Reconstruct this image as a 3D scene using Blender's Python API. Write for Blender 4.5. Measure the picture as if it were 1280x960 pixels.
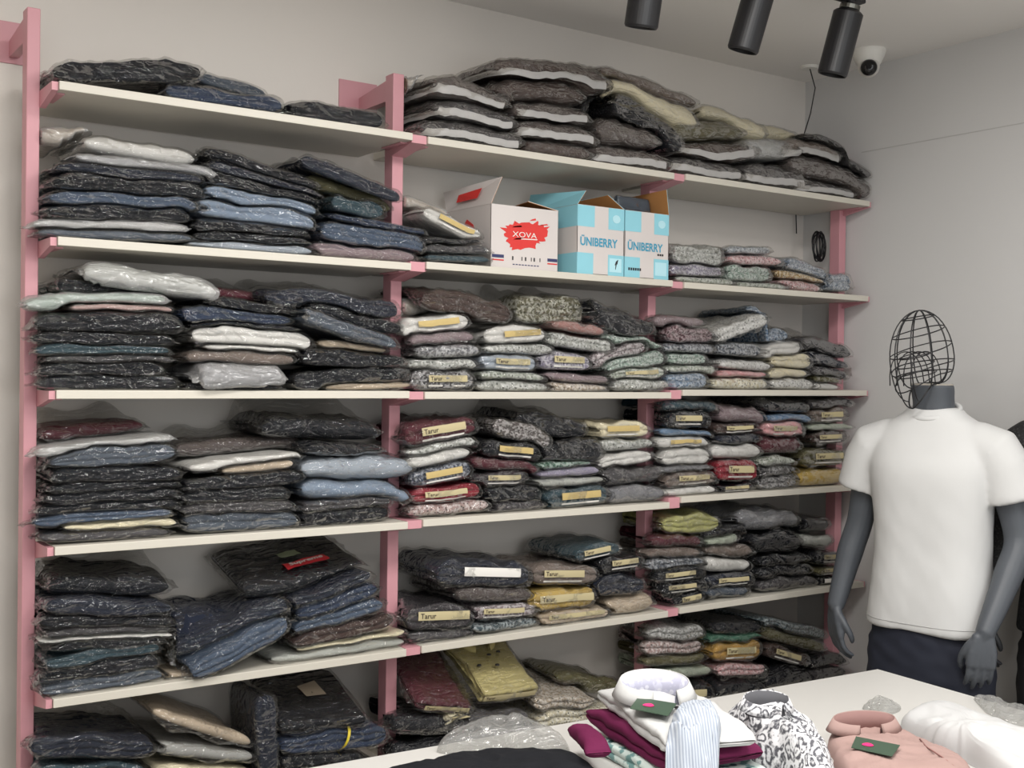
import bpy, bmesh, math, random
import numpy as np
from mathutils import Vector, Matrix, Quaternion

for o in list(bpy.data.objects):
    bpy.data.objects.remove(o)
SC = bpy.context.scene
COL = SC.collection
R = math.radians

# ------------------------------------------------------------------ camera
FPX = 1450.0                                   # focal length in pixels of a 1280 px wide frame
YAW, PITCH, ROLL = R(34.865), R(-0.513), R(0.759)
CAMZ = 1.55
_f = np.array([math.sin(YAW)*math.cos(PITCH), math.cos(YAW)*math.cos(PITCH), math.sin(PITCH)])
_r0 = np.array([math.cos(YAW), -math.sin(YAW), 0.0])
_u0 = np.cross(_r0, _f)
_r = math.cos(ROLL)*_r0 + math.sin(ROLL)*_u0
_u = -math.sin(ROLL)*_r0 + math.cos(ROLL)*_u0
CAM0 = np.array([0, 0, CAMZ])
cam_data = bpy.data.cameras.new('camera')
cam_data.sensor_width = 36.0
cam_data.lens = 36.0*FPX/1280.0
cam_data.clip_start = 0.05
cam = bpy.data.objects.new('camera', cam_data)
COL.objects.link(cam)
cam.matrix_world = Matrix(((_r[0], _u[0], -_f[0], 0), (_r[1], _u[1], -_f[1], 0), (_r[2], _u[2], -_f[2], CAMZ), (0, 0, 0, 1)))
SC.camera = cam

def ray(px, py):
    return _f + _r*(px-640)/FPX - _u*(py-480)/FPX
def at_y(px, py, Y):                            # point of a sight line at the depth Y
    d = ray(px, py); return CAM0 + d*(Y/d[1])
def at_z(px, py, Z):                            # point of a sight line at the height Z
    d = ray(px, py); return CAM0 + d*((Z-CAMZ)/d[2])
def at_d(px, py, D):                            # point of a sight line at the distance D along the view
    return CAM0 + ray(px, py)*D

# ------------------------------------------------------------------ light and exposure
SC.view_settings.view_transform = 'Standard'
SC.view_settings.look = 'None'
SC.view_settings.gamma = 1.0
SC.view_settings.exposure = -0.08
SC.view_settings.use_curve_mapping = False
w = bpy.data.worlds.new('World'); SC.world = w
w.use_nodes = True
bg = w.node_tree.nodes['Background']
bg.inputs[0].default_value = (0.93, 0.97, 1.0, 1)
bg.inputs[1].default_value = 0.5
SC.cycles.max_bounces = 8
SC.cycles.transparent_max_bounces = 14
SC.cycles.caustics_reflective = False
SC.cycles.caustics_refractive = False

def area_light(name, loc, target, sx, sy, power, color=(1, 1, 1)):
    d = bpy.data.lights.new(name, 'AREA'); d.shape = 'RECTANGLE'; d.size = sx; d.size_y = sy
    d.energy = power; d.color = color
    o = bpy.data.objects.new(name, d); COL.objects.link(o)
    o.location = loc
    o.rotation_euler = (Vector(target)-Vector(loc)).to_track_quat('-Z', 'Y').to_euler()
    return o
area_light('shopfront_daylight', (0.3, -2.3, 1.7), (1.9, 3.0, 1.7), 4.2, 2.2, 48, (0.95, 0.98, 1.0))
for _x, _y, _p in ((0.5, 1.3, 34), (1.7, 1.3, 34), (2.6, 0.4, 15), (0.7, -0.3, 30), (2.2, -1.0, 26)):
    area_light('ceiling_panel_light', (_x, _y, 2.71), (_x, _y, 0), 0.6, 0.6, _p, (1.0, 0.975, 0.94))

# ------------------------------------------------------------------ materials
def lin(c):
    return tuple(((v/255)/12.92 if v/255 <= 0.04045 else ((v/255+0.055)/1.055)**2.4) for v in c)
def newmat(name):
    m = bpy.data.materials.new(name); m.use_nodes = True
    nt = m.node_tree
    return m, nt, nt.nodes['Principled BSDF']
def N(nt, t, **kw):
    n = nt.nodes.new(t)
    for k, v in kw.items():
        if k.startswith('i_'):
            n.inputs[int(k[2:])].default_value = v
        else:
            setattr(n, k, v)
    return n
_mats = {}
def plain(name, rgb, rough=0.6, metal=0.0, var=0.04, scale=8, bump=0.0, bscale=60, spec=0.5):
    if name in _mats: return _mats[name]
    m, nt, b = newmat(name)
    c = lin(rgb)
    b.inputs['Roughness'].default_value = rough
    b.inputs['Metallic'].default_value = metal
    b.inputs['Specular IOR Level'].default_value = spec
    tc = N(nt, 'ShaderNodeTexCoord')
    no = N(nt, 'ShaderNodeTexNoise'); no.inputs['Scale'].default_value = scale; no.inputs['Detail'].default_value = 5
    nt.links.new(tc.outputs['Object'], no.inputs['Vector'])
    mx = N(nt, 'ShaderNodeMix', data_type='RGBA')
    mx.inputs['A'].default_value = (*[v*(1-var) for v in c], 1)
    mx.inputs['B'].default_value = (*[min(1, v*(1+var)) for v in c], 1)
    nt.links.new(no.outputs['Fac'], mx.inputs['Factor'])
    nt.links.new(mx.outputs['Result'], b.inputs['Base Color'])
    if bump:
        n2 = N(nt, 'ShaderNodeTexNoise'); n2.inputs['Scale'].default_value = bscale; n2.inputs['Detail'].default_value = 3
        nt.links.new(tc.outputs['Object'], n2.inputs['Vector'])
        bp = N(nt, 'ShaderNodeBump'); bp.inputs['Strength'].default_value = bump; bp.inputs['Distance'].default_value = 0.004
        nt.links.new(n2.outputs['Fac'], bp.inputs['Height'])
        nt.links.new(bp.outputs['Normal'], b.inputs['Normal'])
    _mats[name] = m
    return m
def pattern(name, base, spot, spot2, scale=70, thr=0.45, rough=0.75):
    """printed cloth: small scattered motifs in two colours over a ground colour"""
    if name in _mats: return _mats[name]
    m, nt, b = newmat(name)
    b.inputs['Roughness'].default_value = rough
    tc = N(nt, 'ShaderNodeTexCoord')
    no = N(nt, 'ShaderNodeTexNoise'); no.inputs['Scale'].default_value = scale; no.inputs['Detail'].default_value = 2.5
    vo = N(nt, 'ShaderNodeTexVoronoi'); vo.inputs['Scale'].default_value = scale*0.9
    nt.links.new(tc.outputs['Object'], no.inputs['Vector'])
    nt.links.new(tc.outputs['Object'], vo.inputs['Vector'])
    r1 = N(nt, 'ShaderNodeValToRGB'); r1.color_ramp.interpolation = 'LINEAR'
    r1.color_ramp.elements[0].position = thr; r1.color_ramp.elements[0].color = (0, 0, 0, 1)
    r1.color_ramp.elements[1].position = thr+0.06; r1.color_ramp.elements[1].color = (1, 1, 1, 1)
    r2 = N(nt, 'ShaderNodeValToRGB')
    r2.color_ramp.elements[0].position = 0.22; r2.color_ramp.elements[0].color = (1, 1, 1, 1)
    r2.color_ramp.elements[1].position = 0.30; r2.color_ramp.elements[1].color = (0, 0, 0, 1)
    nt.links.new(no.outputs['Fac'], r1.inputs['Fac'])
    nt.links.new(vo.outputs['Distance'], r2.inputs['Fac'])
    m1 = N(nt, 'ShaderNodeMix', data_type='RGBA'); m1.inputs['A'].default_value = (*lin(spot), 1); m1.inputs['B'].default_value = (*lin(base), 1)
    nt.links.new(r1.outputs['Color'], m1.inputs['Factor'])
    m2 = N(nt, 'ShaderNodeMix', data_type='RGBA'); m2.inputs['B'].default_value = (*lin(spot2), 1)
    nt.links.new(r2.outputs['Color'], m2.inputs['Factor'])
    nt.links.new(m1.outputs['Result'], m2.inputs['A'])
    nt.links.new(m2.outputs['Result'], b.inputs['Base Color'])
    _mats[name] = m
    return m
def film(name, milky=0.07, gloss=0.10, tint=(0.93, 0.93, 0.92), rough=0.045, bstr=0.75, white=(0.62, 0.61, 0.59)):
    if name in _mats: return _mats[name]
    m = bpy.data.materials.new(name); m.use_nodes = True
    nt = m.node_tree; nt.nodes.clear()
    out = N(nt, 'ShaderNodeOutputMaterial')
    tr = N(nt, 'ShaderNodeBsdfTransparent'); tr.inputs[0].default_value = (*tint, 1)
    gl = N(nt, 'ShaderNodeBsdfGlossy'); gl.inputs['Roughness'].default_value = rough; gl.inputs[0].default_value = (0.95, 0.95, 0.95, 1)
    df = N(nt, 'ShaderNodeBsdfDiffuse'); df.inputs[0].default_value = (*white, 1)
    tc = N(nt, 'ShaderNodeTexCoord')
    hs = []
    for sc, rotz, roty, sx, wgt in ((11, 0.3, 0.5, 0.28, 1.0), (17, -0.4, -0.7, 0.30, 0.8), (34, 0.9, 0.2, 0.6, 0.22)):
        mp = N(nt, 'ShaderNodeMapping'); mp.inputs['Rotation'].default_value = (0.2, roty, rotz); mp.inputs['Scale'].default_value = (sx, 1, 1)
        nt.links.new(tc.outputs['Object'], mp.inputs['Vector'])
        n1 = N(nt, 'ShaderNodeTexNoise'); n1.inputs['Scale'].default_value = sc*2.2; n1.inputs['Detail'].default_value = 1.5; n1.inputs['Distortion'].default_value = 0.6
        nt.links.new(mp.outputs['Vector'], n1.inputs['Vector'])
        a = N(nt, 'ShaderNodeMath', operation='SUBTRACT'); a.inputs[1].default_value = 0.5; nt.links.new(n1.outputs['Fac'], a.inputs[0])
        b2 = N(nt, 'ShaderNodeMath', operation='MULTIPLY'); nt.links.new(a.outputs[0], b2.inputs[0]); nt.links.new(a.outputs[0], b2.inputs[1])
        c2 = N(nt, 'ShaderNodeMath', operation='MULTIPLY'); c2.inputs[1].default_value = -26.0*wgt; nt.links.new(b2.outputs[0], c2.inputs[0])
        hs.append(c2)
    a1 = N(nt, 'ShaderNodeMath', operation='ADD'); nt.links.new(hs[0].outputs[0], a1.inputs[0]); nt.links.new(hs[1].outputs[0], a1.inputs[1])
    ad = N(nt, 'ShaderNodeMath', operation='ADD'); nt.links.new(a1.outputs[0], ad.inputs[0]); nt.links.new(hs[2].outputs[0], ad.inputs[1])
    bp = N(nt, 'ShaderNodeBump'); bp.inputs['Strength'].default_value = bstr; bp.inputs['Distance'].default_value = 0.010
    nt.links.new(ad.outputs[0], bp.inputs['Height'])
    nt.links.new(bp.outputs['Normal'], gl.inputs['Normal'])
    fr = N(nt, 'ShaderNodeFresnel'); fr.inputs['IOR'].default_value = 1.36
    nt.links.new(bp.outputs['Normal'], fr.inputs['Normal'])
    fa = N(nt, 'ShaderNodeMath', operation='ADD'); fa.inputs[1].default_value = gloss; fa.use_clamp = True
    nt.links.new(fr.outputs[0], fa.inputs[0])
    fm = N(nt, 'ShaderNodeMath', operation='MINIMUM'); fm.inputs[1].default_value = 0.30
    nt.links.new(fa.outputs[0], fm.inputs[0])
    mx1 = N(nt, 'ShaderNodeMixShader'); mx1.inputs[0].default_value = milky
    nt.links.new(tr.outputs[0], mx1.inputs[1]); nt.links.new(df.outputs[0], mx1.inputs[2])
    mx2 = N(nt, 'ShaderNodeMixShader')
    nt.links.new(fm.outputs[0], mx2.inputs[0]); nt.links.new(mx1.outputs[0], mx2.inputs[1]); nt.links.new(gl.outputs[0], mx2.inputs[2])
    nt.links.new(mx2.outputs[0], out.inputs[0])
    _mats[name] = m
    return m

M_WALL = plain('wall_paint', (222, 216, 209), 0.85, var=0.02, scale=1.2, bump=0.05, bscale=120)
M_WALLR = plain('grey_wall_paint', (208, 207, 206), 0.85, var=0.02, scale=1.2, bump=0.05, bscale=120)
M_CEIL = plain('ceiling_paint', (238, 235, 231), 0.9, var=0.02, scale=1.0)
M_FLOOR = plain('floor_tile', (150, 146, 140), 0.45, var=0.06, scale=3)
M_BOARD = plain('white_laminate', (203, 198, 186), 0.42, var=0.015, scale=5)
M_PINK = plain('pink_powder_coat', (202, 146, 154), 0.45, var=0.04, scale=9)
M_DARKHOLE = plain('dark_slot', (70, 35, 40), 0.7)
M_CLEAR = film('clear_film', milky=0.006, gloss=0.0, tint=(0.89, 0.89, 0.885))
M_MILKY = film('milky_film', milky=0.30, gloss=0.03, rough=0.22, white=(0.60, 0.60, 0.60))
M_SMOKE = film('thin_film', milky=0.05, gloss=0.0, tint=(0.90, 0.89, 0.87), rough=0.18, white=(0.5, 0.47, 0.44))
M_CREAMCARD = plain('cream_card', (184, 172, 134), 0.6, var=0.05, scale=40)
M_YELLOWCARD = plain('yellow_card', (186, 164, 108), 0.6, var=0.12, scale=60)
M_WHITECARD = plain('white_card', (225, 222, 216), 0.6, var=0.03, scale=30)
M_INK = plain('dark_ink', (52, 40, 32), 0.6)
M_BLACKMETAL = plain('black_metal', (24, 24, 27), 0.38, var=0.1)

# ------------------------------------------------------------------ object helpers
def obj(name, verts, faces, mat, parent=None, smooth=True, loc=None):
    me = bpy.data.meshes.new(name)
    me.from_pydata([tuple(map(float, v)) for v in verts], [], [tuple(map(int, f)) for f in faces])
    me.materials.append(mat)
    if smooth:
        me.polygons.foreach_set('use_smooth', [True]*len(me.polygons))
    me.update()
    o = bpy.data.objects.new(name, me); COL.objects.link(o)
    if parent is not None: o.parent = parent
    if loc is not None: o.location = loc
    return o
def tag(o, label=None, cat=None, group=None, kind=None):
    if label: o['label'] = label
    if cat: o['category'] = cat
    if group: o['group'] = group
    if kind: o['kind'] = kind
    return o
def thing(name, loc, label, cat, group=None, rz=0.0):
    o = bpy.data.objects.new(name, None); COL.objects.link(o)
    o.location = tuple(map(float, loc)); o.rotation_euler = (0, 0, rz); o.empty_display_size = 0.05
    return tag(o, label, cat, group)
class MB:
    """collects shapes into one mesh"""
    def __init__(s): s.v = []; s.f = []
    def add(s, vs, fs):
        b = len(s.v); s.v += [tuple(map(float, v)) for v in vs]; s.f += [tuple(b+int(i) for i in f) for f in fs]; return s
    def box(s, x0, x1, y0, y1, z0, z1):
        vs = [(x0, y0, z0), (x1, y0, z0), (x1, y1, z0), (x0, y1, z0), (x0, y0, z1), (x1, y0, z1), (x1, y1, z1), (x0, y1, z1)]
        return s.add(vs, [(0, 3, 2, 1), (4, 5, 6, 7), (0, 1, 5, 4), (1, 2, 6, 5), (2, 3, 7, 6), (3, 0, 4, 7)])
    def quadslab(s, a, b, c, d, t):
        """a quad given thickness t along its normal"""
        a, b, c, d = [np.array(p, float) for p in (a, b, c, d)]
        n = np.cross(b-a, d-a); n = n/np.linalg.norm(n)*t
        vs = [a, b, c, d, a+n, b+n, c+n, d+n]
        return s.add(vs, [(0, 3, 2, 1), (4, 5, 6, 7), (0, 1, 5, 4), (1, 2, 6, 5), (2, 3, 7, 6), (3, 0, 4, 7)])
    def tube(s, pts, rad, n=8, caps=True):
        pts = [np.array(p, float) for p in pts]
        rads = rad if hasattr(rad, '__len__') else [rad]*len(pts)
        up = np.array([0.13, 0.37, 0.91])
        b = len(s.v); prev = None
        for i, p in enumerate(pts):
            t = pts[min(i+1, len(pts)-1)]-pts[max(i-1, 0)]; t = t/(np.linalg.norm(t)+1e-9)
            a = np.cross(t, up) if prev is None else prev-t*np.dot(prev, t)
            if np.linalg.norm(a) < 1e-4: a = np.cross(t, np.array([1, 0, 0]))
            a = a/np.linalg.norm(a); c = np.cross(t, a); prev = a
            for k in range(n):
                an = 2*math.pi*k/n
                s.v.append(tuple(p+rads[i]*(math.cos(an)*a+math.sin(an)*c)))
        m = len(pts)
        for i in range(m-1):
            for k in range(n):
                k2 = (k+1) % n
                s.f.append((b+i*n+k, b+i*n+k2, b+(i+1)*n+k2, b+(i+1)*n+k))
        if caps:
            s.f.append(tuple(b+k for k in range(n))[::-1]); s.f.append(tuple(b+(m-1)*n+k for k in range(n)))
        return s
    def lathe(s, prof, n=24, M=None):
        """profile [(r,z)] turned about z"""
        b = len(s.v)
        vs = []
        for r, z in prof:
            for k in range(n):
                an = 2*math.pi*k/n; vs.append(Vector((r*math.cos(an), r*math.sin(an), z)))
        if M is not None: vs = [M @ v for v in vs]
        s.v += [tuple(v) for v in vs]
        for i in range(len(prof)-1):
            for k in range(n):
                k2 = (k+1) % n
                s.f.append((b+i*n+k, b+i*n+k2, b+(i+1)*n+k2, b+(i+1)*n+k))
        s.f.append(tuple(b+k for k in range(n))[::-1]); s.f.append(tuple(b+(len(prof)-1)*n+k for k in range(n)))
        return s
    def build(s, name, mat, parent=None, smooth=False, loc=None, bevel=0.0):
        o = obj(name, s.v, s.f, mat, parent, smooth, loc)
        if bevel:
            md = o.modifiers.new('bevel', 'BEVEL'); md.width = bevel; md.segments = 2; md.limit_method = 'ANGLE'
        return o
_glyphs = {}
def glyphs(text, bold=0.0, shear=0.0):
    """flat letters, height about 1, centred on the origin: (Nx2 array, faces)"""
    key = (text, bold, shear)
    if key not in _glyphs:
        cu = bpy.data.curves.new('t', 'FONT'); cu.body = text; cu.align_x = 'CENTER'; cu.align_y = 'CENTER'
        cu.offset = bold; cu.shear = shear; cu.resolution_u = 3
        ob = bpy.data.objects.new('t', cu); COL.objects.link(ob)
        dg = bpy.context.evaluated_depsgraph_get()
        me = bpy.data.meshes.new_from_object(ob.evaluated_get(dg))
        v = np.array([q.co[:2] for q in me.vertices]); f = [tuple(p.vertices) for p in me.polygons]
        v = v-(v.min(0)+v.max(0))/2
        bpy.data.objects.remove(ob); bpy.data.curves.remove(cu); bpy.data.meshes.remove(me)
        _glyphs[key] = (v, f)
    return _glyphs[key]
def letters(name, text, o, ux, uz, width, height, mat, parent=None, bold=0.02, shear=0.0, off=0.0004):
    """letters on a plane: centre o, right direction ux, up direction uz (world or parent space)"""
    v, f = glyphs(text, bold, shear)
    s = v.max(0)-v.min(0)
    o = np.array(o, float); ux = np.array(ux, float)/np.linalg.norm(ux); uz = np.array(uz, float)/np.linalg.norm(uz)
    n = np.cross(ux, uz)
    P = o+np.outer(v[:, 0]*width/s[0], ux)+np.outer(v[:, 1]*height/s[1], uz)+n*off
    return obj(name, P, f, mat, parent, smooth=False)

class Noise:
    """smooth noise from a handful of random plane waves"""
    def __init__(s, seed, wl, k=7):
        g = np.random.default_rng(seed)
        d = g.normal(size=(k, 3)); d /= np.linalg.norm(d, axis=1)[:, None]
        s.k = d*(2*math.pi/(wl*g.uniform(0.7, 1.4, k)))[:, None]; s.p = g.uniform(0, 6.28, k)
    def __call__(s, P):
        return np.sin(P@s.k.T+s.p).mean(1)*1.5

# ------------------------------------------------------------------ room
CEIL = CAMZ+1.179; WY = 3.15; WX = 3.605
def struct(name, mb, mat):
    return tag(mb.build(name, mat), kind='structure')
struct('floor', MB().box(-1.8, WX+0.1, -2.4, WY+0.1, -0.1, 0), M_FLOOR)
struct('ceiling', MB().box(-1.8, WX+0.1, -2.4, WY+0.1, CEIL, CEIL+0.1), M_CEIL)
struct('wall_back', MB().box(-1.8, WX, WY, WY+0.1, 0, CEIL), M_WALL)
struct('wall_right', MB().box(WX, WX+0.1, -2.4, WY+0.1, 0, CEIL), M_WALLR)
struct('wall_left', MB().box(-1.9, -1.8, -2.4, WY+0.1, 0, CEIL), M_WALL)
M_SEAM = plain('wall_seam', (188, 187, 185), 0.9)
struct('trim_1', MB().box(WX-0.0015, WX, -2.0, 2.87, CAMZ+0.857, CAMZ+0.8595), M_SEAM)

# ------------------------------------------------------------------ shelving
BX = [(0.6686, 1.6057), (1.6552, 2.5836), (2.6349, 3.5690)]
ZS = [[0.662, 0.303, -0.052, -0.415, -0.769, -1.125], [0.659, 0.310, -0.054, -0.412, -0.767, -1.125], [0.662, 0.308, -0.045, -0.397, -0.762, -1.125]]
ZS = [[CAMZ+z for z in row] for row in ZS]
BT = 0.0205; YF = 2.80; YB = 3.125
BAYN = ['left', 'middle', 'right']
SHN = ['top', 'second-highest', 'third-highest', 'third-lowest', 'second-lowest', 'bottom']
for b in range(3):
    for s in range(6):
        o = MB().box(BX[b][0], BX[b][1], YF, YB, ZS[b][s]-BT, ZS[b][s]).build('shelf_board', M_BOARD, bevel=0.0015)
        tag(o, f'white laminate shelf board, the {SHN[s]} one of the {BAYN[b]} bay', 'shelf', 'white shelf boards on the pink uprights')
PX = [0.643, 1.619, 2.592, 3.575]
PX = [(0.624, 0.654), (1.611, 1.6465), (2.588, 2.6225), (3.5515, 3.588)]
PN = ['at the far left end', 'between left and middle bays', 'between middle and right bays', 'at the right end by the wall']
POST_Y = (2.925, 2.972); POST_TOP = 2.405
for i, (x0, x1) in enumerate(PX):
    t = thing('upright_post', ((x0+x1)/2, POST_Y[1], 0), f'tall pink steel shelf upright {PN[i]}', 'shelf upright', 'pink steel uprights')
    L = np.array(t.location)
    def part(name, mb, mat, parent=t, bevel=0.0):
        mb.v = [tuple(np.array(v)-L) for v in mb.v]
        return mb.build(name, mat, parent, bevel=bevel)
    part('post', MB().box(x0, x1, POST_Y[0], POST_Y[1], 0, POST_TOP), M_PINK, bevel=0.002)
    for s in range(6):
        lv = [ZS[b][s] for b in (i-1, i) if 0 <= b < 3]
        z = min(lv)-BT
        gx0 = BX[i-1][1]+0.001 if i > 0 else x0-0.004
        gx1 = BX[i][0]-0.001 if i < 3 else x1+0.004
        if i == 0: gx0 = gx1-0.014
        if i == 3: gx1 = BX[2][1]+0.016
        mb = MB()
        zt_, yb_ = max(lv)-0.002, POST_Y[0]+0.001
        mb.add([(gx0, YF+0.008, z-0.001), (gx1, YF+0.008, z-0.001), (gx1, yb_, z-0.022), (gx0, yb_, z-0.022),
                (gx0, YF+0.008, zt_), (gx1, YF+0.008, zt_), (gx1, yb_, zt_), (gx0, yb_, zt_)],
               [(0, 3, 2, 1), (4, 5, 6, 7), (0, 1, 5, 4), (1, 2, 6, 5), (2, 3, 7, 6), (3, 0, 4, 7)])
        for sgn, ok in ((-1, i > 0), (1, i < 3)):      # flanges under the boards
            if not ok: continue
            xe = BX[i-1][1] if sgn < 0 else BX[i][0]
            zz = (ZS[i-1][s] if sgn < 0 else ZS[i][s])-BT
            xa, xb = (xe-0.020, xe+0.001) if sgn < 0 else (xe-0.001, xe+0.020)
            mb.box(xa, xb, YF+0.035, POST_Y[0]+0.02, zz-0.0035, zz-0.0005)
        br = part('shelf_bracket', mb, M_PINK)
    # arm and plate that hold the post off the wall
    zt = POST_TOP-0.012
    mb = MB()
    ax0, ax1 = x0+0.004, x1-0.004
    mb.add([(ax0, POST_Y[1]-0.001, zt), (ax1, POST_Y[1]-0.001, zt), (ax1, WY-0.004, zt-0.02), (ax0, WY-0.004, zt-0.02),
            (ax0, POST_Y[1]-0.001, zt-0.06), (ax1, POST_Y[1]-0.001, zt-0.06), (ax1, WY-0.004, zt-0.06), (ax0, WY-0.004, zt-0.06)],
           [(0, 1, 2, 3), (7, 6, 5, 4), (0, 4, 5, 1), (1, 5, 6, 2), (2, 6, 7, 3), (3, 7, 4, 0)])
    part('wall_arm', mb, M_PINK)
    pw = 0.085 if i in (1, 2) else 0.13
    pl = part('wall_plate', MB().box(x1-0.012-pw, min(x1+0.03, WX-0.002), WY-0.005, WY, zt-0.075, zt+0.03), M_PINK, bevel=0.001)
    part('slot', MB().box(x1-0.0005, x1+0.0008, POST_Y[0]+0.018, POST_Y[0]+0.026, 0.25, POST_TOP-0.06), M_DARKHOLE)
# ------------------------------------------------------------------ garments in plastic bags
PAL = dict(BK=(27, 28, 33, 'black'), NV=(38, 42, 54, 'dark navy'), DB=(50, 60, 80, 'dark blue'), MB=(76, 88, 106, 'mid blue'), LB=(126, 140, 158, 'light blue'),
           PB=(158, 166, 176, 'pale grey-blue'), SL=(82, 89, 99, 'slate blue'), GR=(120, 120, 124, 'grey'), LG=(160, 160, 157, 'light grey'), WH=(214, 212, 208, 'white'),
           CR=(222, 212, 182, 'cream'), BE=(184, 168, 148, 'beige'), TP=(118, 106, 99, 'taupe'), BR=(72, 58, 54, 'dark brown'), CH=(66, 63, 66, 'charcoal'),
           MR=(84, 42, 50, 'maroon'), RD=(138, 42, 54, 'red'), PK=(212, 158, 160, 'pink'), DP=(178, 150, 146, 'dusty pink'), MI=(142, 164, 150, 'mint green'),
           SG=(168, 176, 160, 'sage green'), OL=(96, 92, 66, 'olive'), YL=(190, 162, 92, 'yellow'), LM=(166, 164, 108, 'lime yellow'), TE=(56, 74, 82, 'dark teal'),
           GN=(72, 110, 92, 'green'), LV=(146, 140, 160, 'lavender'), MU=(180, 142, 78, 'mustard'), SA=(164, 124, 118, 'salmon'), SK=(112, 136, 164, 'sky blue'),
           CG=(86, 78, 76, 'brown-grey'), DG=(74, 72, 74, 'dark grey'), PG=(172, 174, 168, 'pale grey'), MV=(138, 122, 126, 'mauve'), KY=(186, 174, 122, 'pale yellow'))
ROUGHV = 0.8
def cloth_mat(code, style):
    c = PAL[code][:3]
    if style == 'f':
        d = tuple(int(v*0.42) for v in c); l = tuple(int(v+(225-v)*0.55) for v in c)
        return pattern('print_'+code, tuple(int(v*0.92) for v in c), l, d, 105, 0.47)
    if style == 'j':
        return plain('denim_'+code, c, 0.9, var=0.06, scale=20, bump=0.04, bscale=300, spec=0.05)
    return plain('cloth_'+code, c, 0.85, var=0.05, scale=16, bump=0.06, bscale=180, spec=0.1)

def ring(D, H, lobes, lf=5, nt=8, groove=0.5):
    """outline of a folded garment seen from its end, front fold at y=0: list of (y, z)"""
    p = []
    r = H/(2*lobes)
    rb = min(H*0.35, 0.02)
    for i in range(nt): p.append((D-rb-(D-rb-r)*i/nt, 0.0))
    for k in range(lobes):
        for j in range(lf+1):
            if k > 0 and j == 0: continue
            a = -math.pi/2+math.pi*j/lf
            y = r-r*math.cos(a)
            if 0 < k and j == 0 or (k < lobes-1 and j == lf): y = r*groove*1.6
            p.append((y, r*(2*k+1)+r*math.sin(a)))
    for i in range(1, nt+1): p.append((r+(D-rb-r)*i/nt, H))
    p += [(D-rb*0.35, H*0.86), (D, H*0.5), (D-rb*0.35, H*0.14)]
    return np.array(p)
def loft_mesh(rings):
    n, m = len(rings), len(rings[0])
    V = np.concatenate(rings)
    F = []
    for i in range(n-1):
        for k in range(m):
            k2 = (k+1) % m
            F.append((i*m+k, i*m+k2, (i+1)*m+k2, (i+1)*m+k))
    F.append(tuple(range(m))); F.append(tuple((n-1)*m+k for k in range(m))[::-1])
    return V, F
def garment_local(W, D, H, style, seed):
    g = np.random.default_rng(seed)
    lobes = 1 if style in 'zp' else max(1, min(3, int(round(H/(0.017 if style == 'j' else 0.024)))))
    base = ring(D, H, lobes, lf=6 if lobes == 1 else 4)
    nx = 26
    ss = np.sin(np.linspace(-1, 1, nx)*math.pi/2)
    pw = 4.5 if style == 'z' else 7
    n1, n2, n3 = Noise(seed, 0.13), Noise(seed+1, 0.045), Noise(seed+2, 0.022)
    rings = []
    for s in ss:
        e = max(0.0, 1-abs(s)**pw)**(0.5 if style != 'z' else 0.62)
        ez = 0.12+0.88*e
        y = base[:, 0]*1.0; z = H*0.45+(base[:, 1]-H*0.45)*ez
        y = D/2+(y-D/2)*(0.93+0.07*e)
        x = np.full(len(y), s*W/2)
        rings.append(np.stack([x, y, z], 1))
    V, F = loft_mesh(rings)
    tz = np.clip(V[:, 2]/H, 0, 1)
    mid = 1-(2*V[:, 0]/W)**2; midy = 1-(2*V[:, 1]/D-1)**2
    a1 = 0.19 if style != 'z' else 0.10
    V[:, 2] += tz*(a1*H*n1(V)+0.10*H*n2(V)) + (0.10 if style == 'z' else 0.03)*H*mid*midy*tz
    fr = np.exp(-(V[:, 1]/0.03)**2)
    V[:, 1] += fr*(0.006*n1(V*[1, 1, 0.3])+0.0032*n2(V)+0.0012*n3(V))
    if style == 'z':
        d3 = Noise(seed+5, 0.05)
        V[:, 2] += tz*0.05*H*np.abs(d3(V*[1, 0.35, 1]))
    return V, F
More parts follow.
